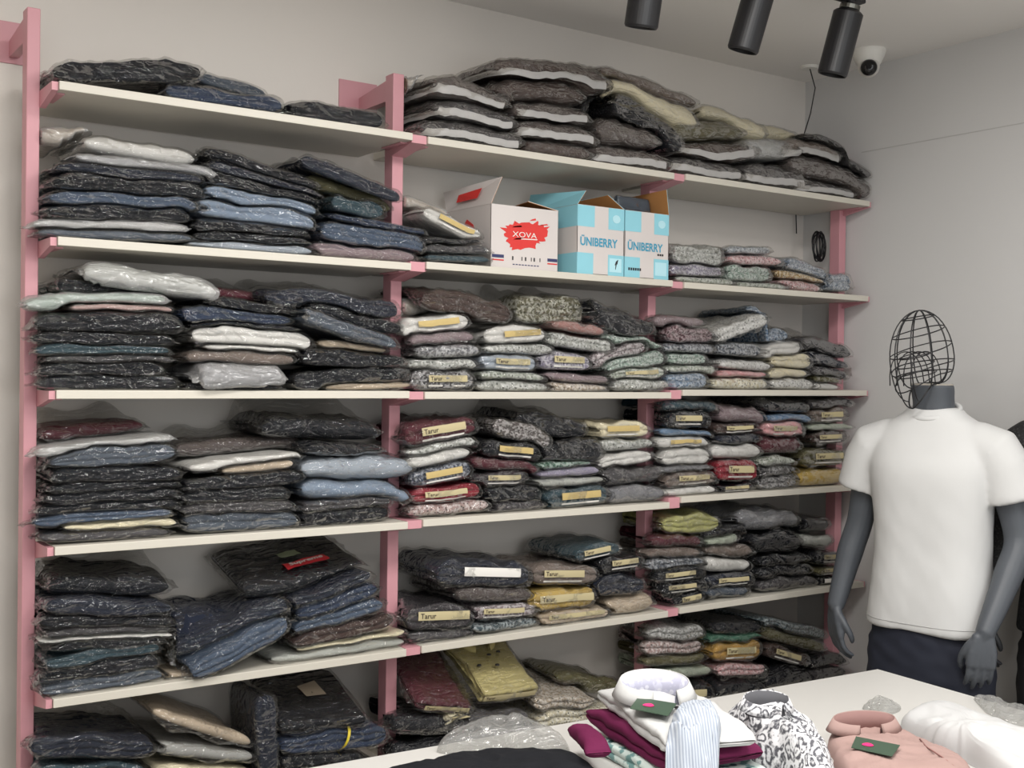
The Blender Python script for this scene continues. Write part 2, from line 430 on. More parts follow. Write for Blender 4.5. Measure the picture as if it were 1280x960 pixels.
def film_local(W, D, H, style, seed, puff=0.0):
    g = np.random.default_rng(seed+77)
    off = 0.0035
    base = ring(D+2*off, H+off*1.6, 1, lf=8, nt=13)
    lobes = 1 if style in 'zp' else max(1, min(3, int(round(H/(0.017 if style == 'j' else 0.024)))))
    base[13:22, 0] /= lobes                          # a blunter front over a garment of several folds
    base[:, 0] -= off; base[:, 1] -= off*0.6
    finL, finR = g.uniform(0.010, 0.026, 2)
    if style == 'z': finL *= 0.6; finR *= 0.6
    n1, n2, n3 = Noise(seed, 0.13), Noise(seed+31, 0.032, 9), Noise(seed+32, 0.016, 9)
    nb = Noise(seed+1, 0.045)
    xs = np.concatenate([[-W/2-finL, -W/2-finL*0.66, -W/2-finL*0.33], np.sin(np.linspace(-1, 1, 34)*math.pi/2)*(W/2+0.004), [W/2+finR*0.33, W/2+finR*0.66, W/2+finR]])
    rings = []
    zc0 = g.uniform(0.25, 0.6)*H
    for x in xs:
        s = abs(x)/(W/2+0.004)
        if s <= 1.0:
            e = max(0.0, 1-s**(9 if style != 'z' else 5))**0.5; ez = 0.22+0.78*e; ed = 1.0; zc = H*0.45
        else:
            k = (abs(x)-W/2-0.004)/max(finL, finR); ez = 0.20-0.12*min(1, k); ed = 0.98-0.10*k; zc = H*0.45+(zc0-H*0.45)*min(1, k)-0.004*k
        y = D/2+(base[:, 0]-D/2)*ed; z = zc+(base[:, 1]-H*0.45)*ez
        rings.append(np.stack([np.full(len(y), x), y, z], 1))
    V, F = loft_mesh(rings)
    tz = np.clip(V[:, 2]/H, 0, 1)
    mid = 1-np.clip(2*V[:, 0]/W, -1, 1)**2; midy = 1-np.clip(2*V[:, 1]/D-1, -1, 1)**2
    a1 = 0.19 if style != 'z' else 0.10
    V[:, 2] += tz*(a1*H*n1(V)+0.10*H*nb(V)) + (0.15 if style == 'z' else 0.03)*H*mid*midy*tz
    cr = 0.0026*np.abs(n2(V))+0.0007*np.abs(n3(V))
    fr = np.exp(-(np.clip(V[:, 1], 0, 1)/0.03)**2)
    V[:, 1] += fr*(0.006*n1(V*[1, 1, 0.3])-0.0012-cr*1.1)
    V[:, 2] += tz*cr*1.2*(1-fr*0.6)
    hang = g.uniform(0.0, 0.022)*np.clip(0.35+1.1*Noise(seed+41, 0.12)(V*[1, 0, 0]), 0, 1.3)   # slack film hanging in front
    lowf = np.clip(1-tz/0.55, 0, 1)*np.exp(-(np.clip(V[:, 1]+0.004, 0, 1)/0.010)**2)
    V[:, 2] -= lowf*hang; V[:, 1] -= lowf*(hang*0.35+0.002)
    out = np.clip((np.abs(V[:, 0])-W/2)/0.01, 0, 1)
    V[:, 2] += out*0.006*n2(V*[1, 1, 0]); V[:, 0] += out*0.006*n2(V*[0.2, 1, 1])
    V[:, 1] += out*0.008*n3(V*[1, 0.5, 0])
    if puff:
        yy = np.clip((V[:, 1]/D-0.25)/0.75, 0, 1); yy = yy*yy*(3-2*yy)
        ridge = 0.55+0.45*Noise(seed+9, 0.16)(V*[1, 0.4, 0])
        V[:, 2] += tz**2*puff*yy*np.clip(ridge, 0.05, 1.2)*np.sqrt(np.clip(mid, 0, 1))
    return V, F
def strip_local(W, H, x0, x1, z0, z1, y, nx=10, nz=4):
    """a card strip that follows the front fold"""
    vs, fs = [], []
    for i in range(nx+1):
        for j in range(nz+1):
            x = x0+(x1-x0)*i/nx; z = z0+(z1-z0)*j/nz
            q = 2*z/H-1
            vs.append((x, y+0.25*H*(1-math.sqrt(max(0, 1-min(1, abs(q))**2.4))), z))
    for i in range(nx):
        for j in range(nz):
            a = i*(nz+1)+j
            fs.append((a, a+nz+1, a+nz+2, a+1))
    return np.array(vs), fs

class Field:
    """height of what already lies on one shelf"""
    def __init__(s, x0, x1, z0, top):
        s.x0 = x0-0.07; s.y0 = 2.66; s.dx = 0.006; s.dy = 0.009
        s.nx = int((x1-x0+0.14)/s.dx)+1; s.ny = int((3.15-s.y0)/s.dy)+1
        s.h = np.full((s.nx, s.ny), z0-0.6); s.z0 = z0; s.top = top
        ys = s.y0+np.arange(s.ny)*s.dy; xs = s.x0+np.arange(s.nx)*s.dx
        s.h[np.ix_((xs > x0-0.03) & (xs < x1+0.03), (ys >= YF-0.004) & (ys <= YB+0.02))] = z0
        s.blur()
    def blur(s):
        h = s.h
        P = np.pad(h, 1, mode='edge')
        m = np.maximum.reduce([P[i:i+s.nx, j:j+s.ny] for i in range(3) for j in range(3)])
        s.hs = m
    def idx(s, V):
        return np.clip(((V[:, 0]-s.x0)/s.dx+0.5).astype(int), 0, s.nx-1), np.clip(((V[:, 1]-s.y0)/s.dy+0.5).astype(int), 0, s.ny-1)
    def at(s, V):
        i, j = s.idx(V); return s.hs[i, j]
    def splat(s, V, F=None):
        if F is not None:
            Q = np.array([f for f in F if len(f) == 4])
            q = [V[Q[:, k]] for k in range(4)]
            V = np.concatenate([V]+[q[0]*a*b+q[1]*(1-a)*b+q[2]*(1-a)*(1-b)+q[3]*a*(1-b) for a in (0.2, 0.5, 0.8) for b in (0.2, 0.5, 0.8)])
        i, j = s.idx(V)
        for a in (-1, 0, 1):
            for b in (-1, 0, 1):
                np.maximum.at(s.h, (np.clip(i+a, 0, s.nx-1), np.clip(j+b, 0, s.ny-1)), V[:, 2]-0.001*(abs(a)+abs(b)))
        s.blur()

KIND = {'j': ('folded_jeans', 'folded jeans', 'jeans'), 's': ('folded_shirt', 'folded shirt', 'shirt'), 'f': ('printed_shirt', 'printed shirt', 'shirt'),
        'p': ('folded_garment', 'folded garment', 'garment'), 'z': ('garment_pack', 'puffy garment pack', 'garment pack'), 't': ('folded_trousers', 'folded trousers', 'trousers'),
        'h': ('folded_garment', 'folded garment', 'garment')}
FIELDS = {}; OCC = {}
class Occupied:
    """which pile fills each 4 mm cell of a shelf's front elevation"""
    def __init__(s, x0, z0):
        s.x0 = x0-0.10; s.z0 = z0-0.15; s.c = 0.004
        s.g = np.full((300, 160), -1)
    def idx(s, x, z):
        return np.clip(((x-s.x0)/s.c).astype(int), 0, 299), np.clip(((z-s.z0)/s.c).astype(int), 0, 159)
    def push(s, V, pile, xc, most=0.045):
        other = (s.g >= 0) & (s.g != pile)
        x = V[:, 0].copy(); sg = np.where(x < xc, 1, -1)
        for _ in range(int(most/s.c)+1):
            i, j = s.idx(x, V[:, 2]); bad = other[i, j]
            if not bad.any(): break
            x = np.where(bad, x+sg*s.c, x)
        i, j = s.idx(x, V[:, 2])
        V[:, 0] = np.where(other[i, j], V[:, 0], x)
    def fill(s, V, pile):
        i, j = s.idx(V[:, 0], V[:, 2])
        cols = {}
        for a, b in zip(i.tolist(), j.tolist()):
            lo, hi = cols.get(a, (b, b)); cols[a] = (min(lo, b), max(hi, b))
        for a, (lo, hi) in cols.items():
            q = s.g[a, lo:hi+1]; q[q < 0] = pile
LIMX = [(0.6545, 1.6105), (1.647, 2.5875), (2.623, 3.551)]
_seed = [100]
TEXTN = 'Tarur'
def packet(bay, shelf, row, label, group, off=0.0, pile=0):
    xL, yL, xR, yR, h, code, style, fl = row
    _seed[0] += 13; seed = _seed[0]
    g = np.random.default_rng(seed)
    key = (bay, shelf, pile)
    if key not in FIELDS:
        top = ZS[bay][shelf-1]-BT if shelf > 0 else 9
        FIELDS[key] = Field(BX[bay][0], BX[bay][1], ZS[bay][shelf], top)
    fd = FIELDS[key]; oc = OCC.setdefault((bay, shelf), Occupied(BX[bay][0], ZS[bay][shelf]))
    if 'b' in fl: off += 0.09
    if 'c' in fl: off += 0.045
    if 'o' in fl: off -= 0.035
    yq = YF+0.022+off
    A = at_y(xL, yL, yq); B = at_y(xR, yR, yq)
    W = float(np.linalg.norm(B-A)); roll = math.atan2(-(B-A)[2], (B-A)[0])
    dist = float(((A+B)/2-CAM0)@_f)
    H = max(0.008, h*dist/FPX*(1.03 if style != 'z' else 1.18))
    D = min(0.285, 3.128-yq)*(0.97 if style != 's' else 0.93)
    gs = 'z' if style == 'z' else ('j' if style in 'jt' else ('p' if style in 'ph' else 's'))
    puff = 0.0
    if 'P' in fl: puff = 0.09
    if 'Q' in fl: puff = 0.19
    vert = abs(roll) > 1.0
    if vert: D = min(D, 0.2)
    parts = []
    parts.append(('folded_cloth', *garment_local(W, D, H, gs, seed), cloth_mat(code, style)))
    fm = M_MILKY if 'M' in fl else (M_SMOKE if style == 'z' else M_CLEAR)
    lab = None
    if any(c in fl for c in 'LYTWB'):
        lw = W*(0.62 if 'T' not in fl else 0.8)
        cx = W*g.uniform(-0.06, 0.10)
        z0, z1 = (0.42*H, 0.80*H) if H > 0.03 else (0.25*H, 0.85*H)
        lm = M_CREAMCARD if ('L' in fl or 'T' in fl) else (M_YELLOWCARD if 'Y' in fl else M_WHITECARD)
        parts.append(('card_label', *strip_local(W, H, cx-lw/2, cx+lw/2, z0, z1, -0.0065), lm))
        if 'T' in fl or 'L' in fl:
            v, f = glyphs(TEXTN, 0.02)
            sz = v.max(0)-v.min(0); hh = (z1-z0)*0.62; ww = min(lw*0.36, hh*3.4)
            tx = cx-lw*0.46+ww/2+v[:, 0]/sz[0]*ww; tz_ = (z0+z1)/2+v[:, 1]/sz[1]*hh
            q = np.abs(2*tz_/H-1)
            ty = -0.0071+0.25*H*(1-np.sqrt(np.maximum(0, 1-np.minimum(1, q)**2.4)))
            parts.append(('lettering', np.stack([tx, ty, tz_], 1), f, M_INK))
        if 'W' not in fl and 'T' not in fl and H > 0.028:
            parts.append(('card_band', *strip_local(W, H, cx-lw*0.5, cx+lw*0.46, 0.14*H, 0.24*H, -0.0055), M_WHITECARD))
    if 'R' in fl:                                   # white trim along the zip edge of a pack
        trim = []
        M = MB()
        n = 22
        vs, fs = [], []
        nz = Noise(seed, 0.05)
        for i in range(n+1):
            u = i/n
            if u < 0.3:
                k = u/0.3; x = -W/2*(0.985)+0.004*k; y = D*0.9*(1-k)+0.012
            else:
                k = (u-0.3)/0.7; x = -W/2+0.006+(W-0.03)*k; y = 0.012*(1-min(1, k*6))-0.0065
            zz = H*0.16+0.004*math.sin(9*u+seed)
            if u < 0.3: x -= 0.004
            hb = min(0.026, H*0.38)
            for j in range(4):
                bul = -0.003*math.sin(math.pi*j/3)
                vs.append((x+(bul if u < 0.3 else 0), y+(bul if u >= 0.3 else 0), zz+hb*j/3+0.0015*math.sin(i*2.1)))
        for i in range(n):
            for j in range(3):
                a = i*4+j; fs.append((a, a+4, a+5, a+1))
        parts.append(('white_trim', np.array(vs), fs, M_TRIM))
    if 'A' in fl:                                   # a yellow strap round the pack
        r0 = ring(D+0.014, H+0.010, 1, lf=8, nt=8); r0[:, 0] -= 0.008; r0[:, 1] -= 0.003
        V, F = loft_mesh([np.stack([np.full(len(r0), 0.09*W+dx+0.02*(r0[:, 1]/H-0.5)), r0[:, 0], r0[:, 1]], 1) for dx in (-0.004, 0.004)])
        parts.append(('strap', V, F[:-2], M_STRAP))
    parts.append(('plastic_bag', *film_local(W, D, H, gs, seed, puff), fm))
    # place
    yaw = g.uniform(-0.035, 0.035) if W < 0.3 else g.uniform(-0.015, 0.015)
    pitch = 0.0
    if 'U' in fl: pitch = 0.28
    if 'V' in fl: pitch = 0.5
    if 'u' in fl: pitch = 0.13
    C = (A+B)/2
    Rm = np.array((Matrix.Rotation(yaw, 3, 'Z') @ Matrix.Rotation(roll, 3, 'Y') @ Matrix.Rotation(pitch, 3, 'X')))
    base = C-Rm@np.array([0, 0, H/2])
    lo, hi = LIMX[bay]
    world = []
    for (nm, V, F, m) in parts:
        world.append([nm, V@Rm.T+base, F, m, np.clip(V[:, 2]/H, -0.1, 1.35), V])
    if not vert:
        # rest it: sink a little if it hovers, then let it give way to what is underneath
        bot = np.concatenate([q[1][q[4] < 0.15] for q in world if q[0] in ('folded_cloth', 'plastic_bag')])
        gap = (bot[:, 2]-fd.at(bot)).min()
        if gap > 0.0015:
            dz = min(gap-0.001, 0.05 if gap > 0.02 else 0.02)
            base[2] -= dz
            for q in world: q[1][:, 2] -= dz
        for q in world:
            V = q[1]; t = q[4]
            zb = (q[5]*[1, 1, 0])@Rm.T+base
            d = np.maximum(0, fd.at(V)+0.0012-zb[:, 2])
            if q[0] == 'folded_cloth': d = d+0.0008*(d > 0)
            tp = np.maximum(0.25*d, d-0.55*H)
            V[:, 2] += d+np.clip(t, 0, 1.35)*(tp-d)
            lim = fd.top-0.004
            V[:, 2] = np.minimum(V[:, 2], lim-0.001*(1.2-np.minimum(t, 1.2))*1.0)
            V[:, 1] = np.minimum(V[:, 1], 3.143)
            back = V[:, 1] > POST_Y[0]-0.032
            V[back, 0] = np.clip(V[back, 0], lo+0.001, hi-0.001)
    else:
        allv = np.concatenate([q[1] for q in world])
        dz = max(0, fd.z0+0.001-allv[:, 2].min())
        for q in world:
            q[1][:, 2] += dz; q[1][:, 1] = np.minimum(q[1][:, 1], 3.143)
    if not vert:
        for q in world: oc.push(q[1], pile, C[0])
        for q in world:
            if q[0] in ('plastic_bag', 'folded_cloth'):
                f_ = fd.at(q[1]); q[1][:, 2] = np.maximum(q[1][:, 2], f_+(0.0008 if q[0] == 'plastic_bag' else 0.0022))
    for q in world:
        if q[0] in ('folded_cloth', 'plastic_bag'): fd.splat(q[1], q[2])
        if q[0] == 'plastic_bag': oc.fill(q[1], pile)
    name, kind, cat = KIND[style]
    loc = np.array([C[0], yq, min(q[1][:, 2].min() for q in world)])
    t = thing(name, loc, label, cat, group)
    made = {}
    for (nm, V, F, m, _t, _v) in world:
        p = made.get('card_label') if nm == 'lettering' else t
        made[nm] = obj(nm, V-loc, F, m, p, smooth=nm not in ('lettering',))
    t['_w'] = W; del t['_w']
    return t, A, B, H
M_TRIM = plain('white_trim', (172, 170, 168), 0.6, var=0.1, scale=50, bump=0.3, bscale=120)
M_STRAP = plain('yellow_strap', (205, 185, 50), 0.5)

ZT = {'0': (0, 0, 1), 'A': (0, 0, 3), 'B': (230, 40, 3), 'C': (0, 300, 4), 'D': (220, 320, 4), 'E': (20, 480, 4.365), 'F': (200, 480, 3.879), 'G': (20, 670, 3.312),
      'H': (190, 680, 3.427), 'I': (430, 50, 3.879), 'J': (720, 60, 3.282), 'K': (490, 200, 3.556), 'L': (810, 240, 3.693), 'M': (490, 340, 3.556),
      'N': (480, 490, 3.556), 'O': (800, 480, 4.414), 'P': (480, 630, 3.556), 'Q': (790, 610, 3.555), 'S': (470, 770, 3.556)}
DATA = """
@ 0 0 left A
205 268 755 266 74 BK j
@ 0 0 middle A
630 322 1062 382 52 DB j
750 288 995 352 40 SL j bc
@ 0 0 right B
385 300 745 330 74 BK j
@ 0 1 left A
150 874 720 892 30 SL j
130 842 700 856 34 LG p M
180 797 705 822 58 BK j
190 737 740 772 48 MB j
205 688 760 732 68 BK j
215 630 760 684 42 NV j
290 596 800 652 38 GR p M
320 530 735 600 56 WH p c
160 505 320 520 66 BE p bM
@ 0 1 middle B
20 795 485 822 28 PB j
45 765 460 795 32 BK j
45 720 460 768 40 BK j
45 650 490 718 60 LB j
65 595 500 682 50 LB j
70 545 500 655 48 BK j
100 500 520 640 46 NV j
85 455 505 592 52 BK j
@ 0 1 right B
490 815 870 850 50 MV p
520 738 905 808 66 MB j
560 702 910 772 44 DB j
560 632 750 680 56 TE j
470 550 780 660 50 OL p c
450 480 815 622 50 NV j
@ 0 2 left C
200 712 890 716 62 BK j
210 652 810 648 54 BK j
240 602 860 600 36 DG j
190 552 850 566 52 TE j
170 492 860 508 56 BK j
190 418 900 412 84 BK j
360 345 870 356 42 DP p
140 318 830 305 68 MI p M
290 225 700 258 60 BK j c
430 170 1085 255 92 PG p M
@ 0 2 middle D
40 662 520 668 36 BK j
130 604 540 612 100 GR p oM
60 505 600 520 54 TP p
150 452 610 482 24 WH p
90 395 680 435 80 WH t
40 356 600 370 20 BK j
25 290 580 335 70 DB j
170 230 600 290 56 BK j
150 175 540 240 50 MR h bP
@ 0 2 right D
760 660 1180 645 28 BE p
600 640 1160 600 84 BK j
630 500 1150 540 68 BK j
720 440 1060 478 38 BE p
590 275 1110 450 64 SL t o
680 268 1130 370 56 BK j
450 195 1115 282 88 NV j P
@ 0 3 left E
140 842 840 812 42 DG j
270 800 880 756 44 CR t
110 760 850 712 58 MB j
130 700 890 652 50 BK j
160 640 890 592 48 BK j
190 580 890 556 44 BK j
200 510 900 490 72 BK j
190 435 875 370 94 SL j
120 380 850 296 40 LG p M
150 275 700 240 76 MR h bP
@ 0 3 middle F
115 680 670 655 76 SL j
95 618 650 590 52 DG j
100 565 620 522 52 BK j
110 505 690 450 56 BK j
310 432 650 385 38 BE t
150 410 690 352 44 WH p
90 330 700 297 76 CG h bP
@ 0 3 right F
640 688 1110 622 68 BK j
690 608 1120 578 50 DG j
700 515 1210 540 84 LB p
690 425 1230 402 104 PB p
700 310 1090 335 52 BK h
500 200 1060 225 104 BK h cQ
@ 0 4 left G
110 652 610 580 58 SL j
100 606 590 520 56 BK j
130 532 600 470 44 TE j
150 466 610 440 28 BK j
100 440 650 412 14 WH p
130 408 650 396 32 DG j
110 362 660 370 44 BK j
130 292 650 312 62 NV j
140 215 640 205 90 BK h cQ
@ 0 4 middle H
60 590 300 566 40 BE p
120 300 370 325 60 BE p b
170 560 590 340 84 MB j o
120 478 580 268 88 NV j
@ 0 4 right H
520 508 1090 430 46 PG p
630 482 1090 378 24 CR p
610 440 1040 322 58 BR j
620 375 990 256 56 MB j
630 310 970 190 52 DB j
600 270 940 130 46 NV j
400 215 910 115 56 BK h cUX
@ 0 5 left G
90 1010 545 1005 70 BK j
90 930 545 925 72 TE j
70 842 570 842 74 NV j P
@ 0 5 middle H
20 985 450 1000 60 BK j
20 915 440 935 52 CR p
20 845 440 890 48 LG p
10 720 430 860 40 BE p
@ 0 5 right H
500 1020 1000 985 70 BK j
560 940 900 922 40 BK j
560 873 1010 820 84 DB j A
560 800 920 756 50 BK h UG
485 655 505 985 90 NV j
@ 1 0 leftmost I
380 425 870 500 82 DG z R
445 335 845 432 98 DG z R
445 205 805 350 104 CG z R
90 200 350 210 56 BE p bM
@ 1 0 second I
880 515 1200 560 64 BR z
845 430 1230 488 86 CG z R
825 348 1200 390 82 CG z R
745 260 1170 310 128 BR z
745 150 1290 205 116 BR z R
@ 1 0 rightmost J
50 440 385 480 70 CG z R
90 340 350 420 112 CG z
160 220 440 400 84 BK j
30 250 150 245 80 BK z b
130 175 500 300 96 CR p
110 105 500 235 70 TP p cP
@ 1 1 leftmost K
160 430 435 441 28 TE p
150 398 430 404 38 DG p
140 362 400 390 36 BK p
150 225 400 355 58 WH s Y
60 180 250 250 48 BE p bM
@ 1 2 leftmost M
90 482 370 482 74 DG f L
80 416 380 416 48 PG f
120 356 390 346 54 GR f
90 310 370 290 48 MV p
50 258 340 215 72 WH s Y
60 155 250 175 70 BE p bM
140 110 530 188 92 BR s 
@ 1 2 second M
390 505 690 510 40 PG f
400 466 680 474 40 SG f
400 410 640 412 72 PB s L
420 346 720 346 44 PG f
420 290 680 272 66 WH s Y
560 165 850 180 110 OL f cP
@ 1 2 third M
690 512 960 516 34 BE f
680 466 970 490 44 MV p
660 392 880 402 72 LV f L
690 286 980 330 54 PG f
720 225 950 266 40 SA p
@ 1 2 rightmost M
980 505 1240 500 40 PG f
980 480 1210 442 50 SG f L
960 440 1220 382 60 MI f
890 408 1130 330 58 MV f
940 288 1200 342 34 MI f
870 160 1160 285 104 BK s
@ 1 3 leftmost N
120 532 470 502 46 DP f
135 480 430 446 72 RD s L
130 392 390 342 72 DB f Y
110 322 390 268 44 WH s
110 280 410 222 38 PG f
100 200 410 150 90 MR s L
@ 1 3 second N
470 515 720 497 34 CH p
450 460 690 450 66 BK s
400 388 640 386 56 CH s L
390 312 690 345 48 MR p
450 258 690 275 72 BK s Y
500 145 740 222 74 CG f
@ 1 3 third N
720 480 1000 455 78 TE s Y
680 405 980 396 34 PG p
690 376 960 346 34 LV p
700 332 930 326 30 GN f
700 270 970 260 84 BK s K
590 120 900 180 84 BK s cP
@ 1 3 rightmost N
1000 462 1250 442 68 GR p
970 387 1245 360 66 DG p
960 320 1190 280 52 WH s 
970 242 1200 226 44 PG f
950 172 1180 166 62 CR s Y
@ 1 4 leftmost P
120 597 390 574 36 DG p
110 512 390 500 96 CH s T
@ 1 4 second P
400 546 690 520 38 TE f
390 486 680 476 58 MV f L
330 405 660 405 58 CG p
240 308 650 318 100 NV s W
@ 1 4 third P
690 515 1000 482 52 BE s T
645 440 940 416 84 YL s T
670 320 950 316 78 TP s L
@ 1 4 rightmost P
1000 462 1200 442 84 BE p
930 372 1160 356 80 NV s
960 278 1150 252 58 BK s L
860 232 1050 192 58 TE s L
@ 1 5 leftmost S
80 560 430 550 80 BK p
80 478 400 482 76 BK p
180 405 430 420 56 MR s TUV
@ 1 5 second S
360 560 700 550 80 BK p
340 490 690 470 80 DG p
300 480 420 470 54 CR s Td
440 372 730 338 60 KY s TVN
@ 1 5 rightmost S
720 560 1080 540 90 BK p
720 470 1080 440 70 CR f
710 390 980 400 60 BE f u
810 285 1090 330 70 OL p b
@ 2 0 leftmost J
390 486 690 530 68 DG z R
430 436 740 424 66 BR z R
400 352 695 372 92 OL z
520 275 780 350 84 CR p c
@ 2 0 second J
690 520 950 550 86 DG z R
700 412 900 420 60 LG z M
690 330 900 350 56 CR p b
@ 2 0 rightmost J
900 575 1150 620 66 DG z R
880 465 1230 588 86 CG z
840 412 1090 452 68 TP z R
950 375 1240 560 52 BK z
@ 2 1 leftmost L
140 406 400 420 34 SG f
110 360 355 372 54 LV f
125 282 350 306 84 PG f
@ 2 1 second L
400 428 640 442 24 SG f
370 372 570 386 72 MI f
375 310 620 320 38 PK f
380 272 575 276 38 PB f
@ 2 1 third L
620 422 800 446 40 PK f
600 368 810 430 40 MU f
640 330 830 402 62 LB f
@ 2 1 rightmost L
820 402 940 414 72 LB f
@ 2 2 leftmost L
95 872 280 872 62 SK f
95 822 320 822 36 SG f
100 772 270 776 50 MI f
80 722 310 726 42 SL f
90 656 310 672 70 MR f
40 592 265 616 50 MV p
@ 2 2 second L
300 882 560 892 46 CR f
330 840 550 856 38 PK s
340 790 570 805 42 WH f
330 722 525 732 50 SL f
310 670 550 585 60 WH f 
460 668 650 662 48 SK f c
@ 2 2 third L
580 886 770 890 44 WH f
570 840 740 842 40 CR s
580 790 760 782 58 CR s
530 742 710 712 56 WH s
@ 2 2 rightmost L
770 896 880 902 24 WH s
780 866 880 874 30 OL s
760 822 920 850 44 CH p
740 762 930 832 66 NV p
700 690 940 742 62 DG p P
@ 2 3 leftmost O
130 600 420 585 40 WH s
140 536 420 526 78 TP s L
130 480 400 476 44 GR p
130 408 390 402 80 WH s
110 328 380 326 58 WH s Y
130 265 400 285 34 SK p
150 197 380 197 76 BK s L
140 122 430 130 58 TE p
@ 2 3 second O
430 595 640 575 52 BK s L
430 482 650 480 96 RD s L
410 376 670 372 70 WH p
430 312 670 302 44 NV p
420 256 650 252 60 BR s L
450 165 690 188 92 MV p
@ 2 3 third O
660 552 880 536 60 DG f
650 492 870 482 50 CH f
660 432 860 426 54 SG f
680 342 890 336 86 MR p
690 252 900 254 74 PK s L
700 190 950 196 38 SK p
660 115 930 124 66 BK p
@ 2 3 rightmost O
890 520 1140 502 84 YL p
900 412 1140 402 82 OL s L
960 302 1150 292 58 BR s L
940 242 1180 236 30 SG p
960 182 1150 172 72 TP s L
940 112 1180 106 50 CH p
@ 2 4 leftmost Q
180 502 320 472 36 BK s L
130 452 330 432 48 BK s L
110 402 320 372 48 BK s L
80 347 320 346 48 SL f
70 297 310 290 40 TP p
100 241 310 236 54 MR p
150 172 390 152 78 LM s
@ 2 4 second Q
330 472 520 456 34 SL p
330 426 540 402 48 NV s L
340 346 530 341 58 WH p
340 291 540 281 48 TP p
340 256 480 222 38 SG p
330 205 500 195 44 BK p
@ 2 4 third Q
570 436 820 412 48 DG p
570 382 800 362 48 BK p
580 330 790 320 46 BK p
540 242 760 237 100 BK p
480 148 750 148 80 GR p 
@ 2 4 rightmost Q
830 406 930 397 28 BK s W
830 371 930 366 38 OL s L
820 302 930 297 50 BK s L
770 222 895 222 54 PG p
760 162 880 162 58 BK p
@ 2 5 leftmost Q
130 860 360 850 80 BK s L
130 802 360 778 44 SG p
70 772 330 747 38 OL p
70 722 320 717 58 DP f
80 657 330 647 58 LG f
@ 2 5 second Q
380 850 590 845 70 BK p
390 785 600 778 46 PK f
370 732 585 722 72 MU s L
360 681 580 671 40 GN p
370 626 580 626 48 BK p
@ 2 5 third Q
560 850 790 830 90 BK p
610 722 790 775 56 BR s L
590 645 860 712 50 OL p
560 600 870 660 46 TE f
@ 2 5 rightmost Q
790 850 960 830 70 CH p
790 790 960 770 60 BK p
"""
SPECIALS = {}
def run_packets():
    cur = None; piles = []
    for line in DATA.strip().splitlines():
        q = line.split()
        if q[0] == '@':
            cur = (int(q[1]), int(q[2]), q[3], q[4], []); piles.append(cur)
        else:
            ox, oy, s = ZT[cur[3]]
            v = list(map(float, q[:5]))
            cur[4].append((ox+v[0]/s, oy+v[1]/s, ox+v[2]/s, oy+v[3]/s, v[4]/s, q[5], q[6], q[7] if len(q) > 7 else ''))
    ORD = ['bottom one', 'second up', 'third up', 'fourth up', 'fifth up', 'sixth up', 'seventh up', 'eighth up', 'ninth up', 'tenth up']
    for ip, (bay, shelf, pn, _, rows) in enumerate(piles):
        for i, row in enumerate(rows):
            col = PAL[row[5]][3]; kind = KIND[row[6]][1]
            pos = 'only one' if len(rows) == 1 else ('topmost' if i == len(rows)-1 else ORD[i])
            ext = ' with card label' if any(c in row[7] for c in 'LYTW') else ''
            sh = SHN[shelf]
            lab = f'{col} {kind}{ext}, {pos} in {pn} pile, {sh} shelf, {BAYN[bay]} bay'
            if len(lab.split()) > 16: lab = f'{col} {kind}, {pos} in {pn} pile, {sh} shelf, {BAYN[bay]} bay'
            grp = f'bagged garments on the {sh} shelf of the {BAYN[bay]} bay'
            t, A, B, H = packet(bay, shelf, row, lab, grp, pile=ip)
            for c in 'XGKN':
                if c in row[7]: SPECIALS[c] = (t, A, B, H)
run_packets()
# ------------------------------------------------------------------ cardboard boxes on the second shelf of the middle bay
M_CARD = plain('brown_cardboard', (176, 124, 72), 0.85, var=0.08, scale=30)
M_BOXW = plain('white_box_board', (206, 199, 196), 0.6, var=0.03, scale=12)
M_CYAN = plain('cyan_print', (140, 200, 214), 0.6, var=0.05, scale=14)
M_BLUEINK = plain('blue_ink', (62, 150, 180), 0.6)
M_REDINK = plain('red_ink', (208, 52, 48), 0.6, var=0.06, scale=30)
M_NAVYINK = plain('navy_ink', (52, 56, 96), 0.6)
M_BLACKINK = plain('black_ink', (40, 38, 40), 0.6)
def open_box(name, TL, TR, BR, BL, depth, label, cat, y0):
    """an open-topped carton whose front panel stands at the depth y0; returns the thing and its size"""
    a = at_y(*BL, y0); b = at_y(*BR, y0); zt = (at_y(*TL, y0)[2]+at_y(*TR, y0)[2])/2
    zb = ZS[1][1]+0.0008
    W = min(b[0], 2.5815)-a[0]; H = zt-zb
    t = thing(name, (a[0], y0, zb), label, cat, 'open cartons on the second-highest shelf of the middle bay')
    th = 0.003
    m = MB()
    m.box(0, W, 0, th*0.4, 0, H).box(0, W, depth-th*0.4, depth, 0, H).box(0, th*0.4, 0, depth, 0, H).box(W-th*0.4, W, 0, depth, 0, H).box(0, W, 0, depth, 0, th)
    m.build('outer_board', M_BOXW, t)
    m = MB()
    m.box(th*0.45, W-th*0.45, th*0.45, th, th, H).box(th*0.45, W-th*0.45, depth-th, depth-th*0.45, th, H)
    m.box(th*0.45, th, th, depth-th, th, H).box(W-th, W-th*0.45, th, depth-th, th, H)
    m.build('inner_board', M_CARD, t)
    return t, W, H, depth
def patch(name, t, pts, mat, off=0.0006):
    """a printed patch: polygon given as 3-D points, thickened a hair"""
    pts = [np.array(p, float) for p in pts]
    n = np.cross(pts[1]-pts[0], pts[2]-pts[0]); n /= np.linalg.norm(n)
    k = len(pts); vs = pts+[p+n*off for p in pts]
    fs = [tuple(range(k, 2*k)), tuple(range(k))[::-1]]+[(i, (i+1) % k, k+(i+1) % k, k+i) for i in range(k)]
    return obj(name, vs, fs, mat, t, smooth=False)
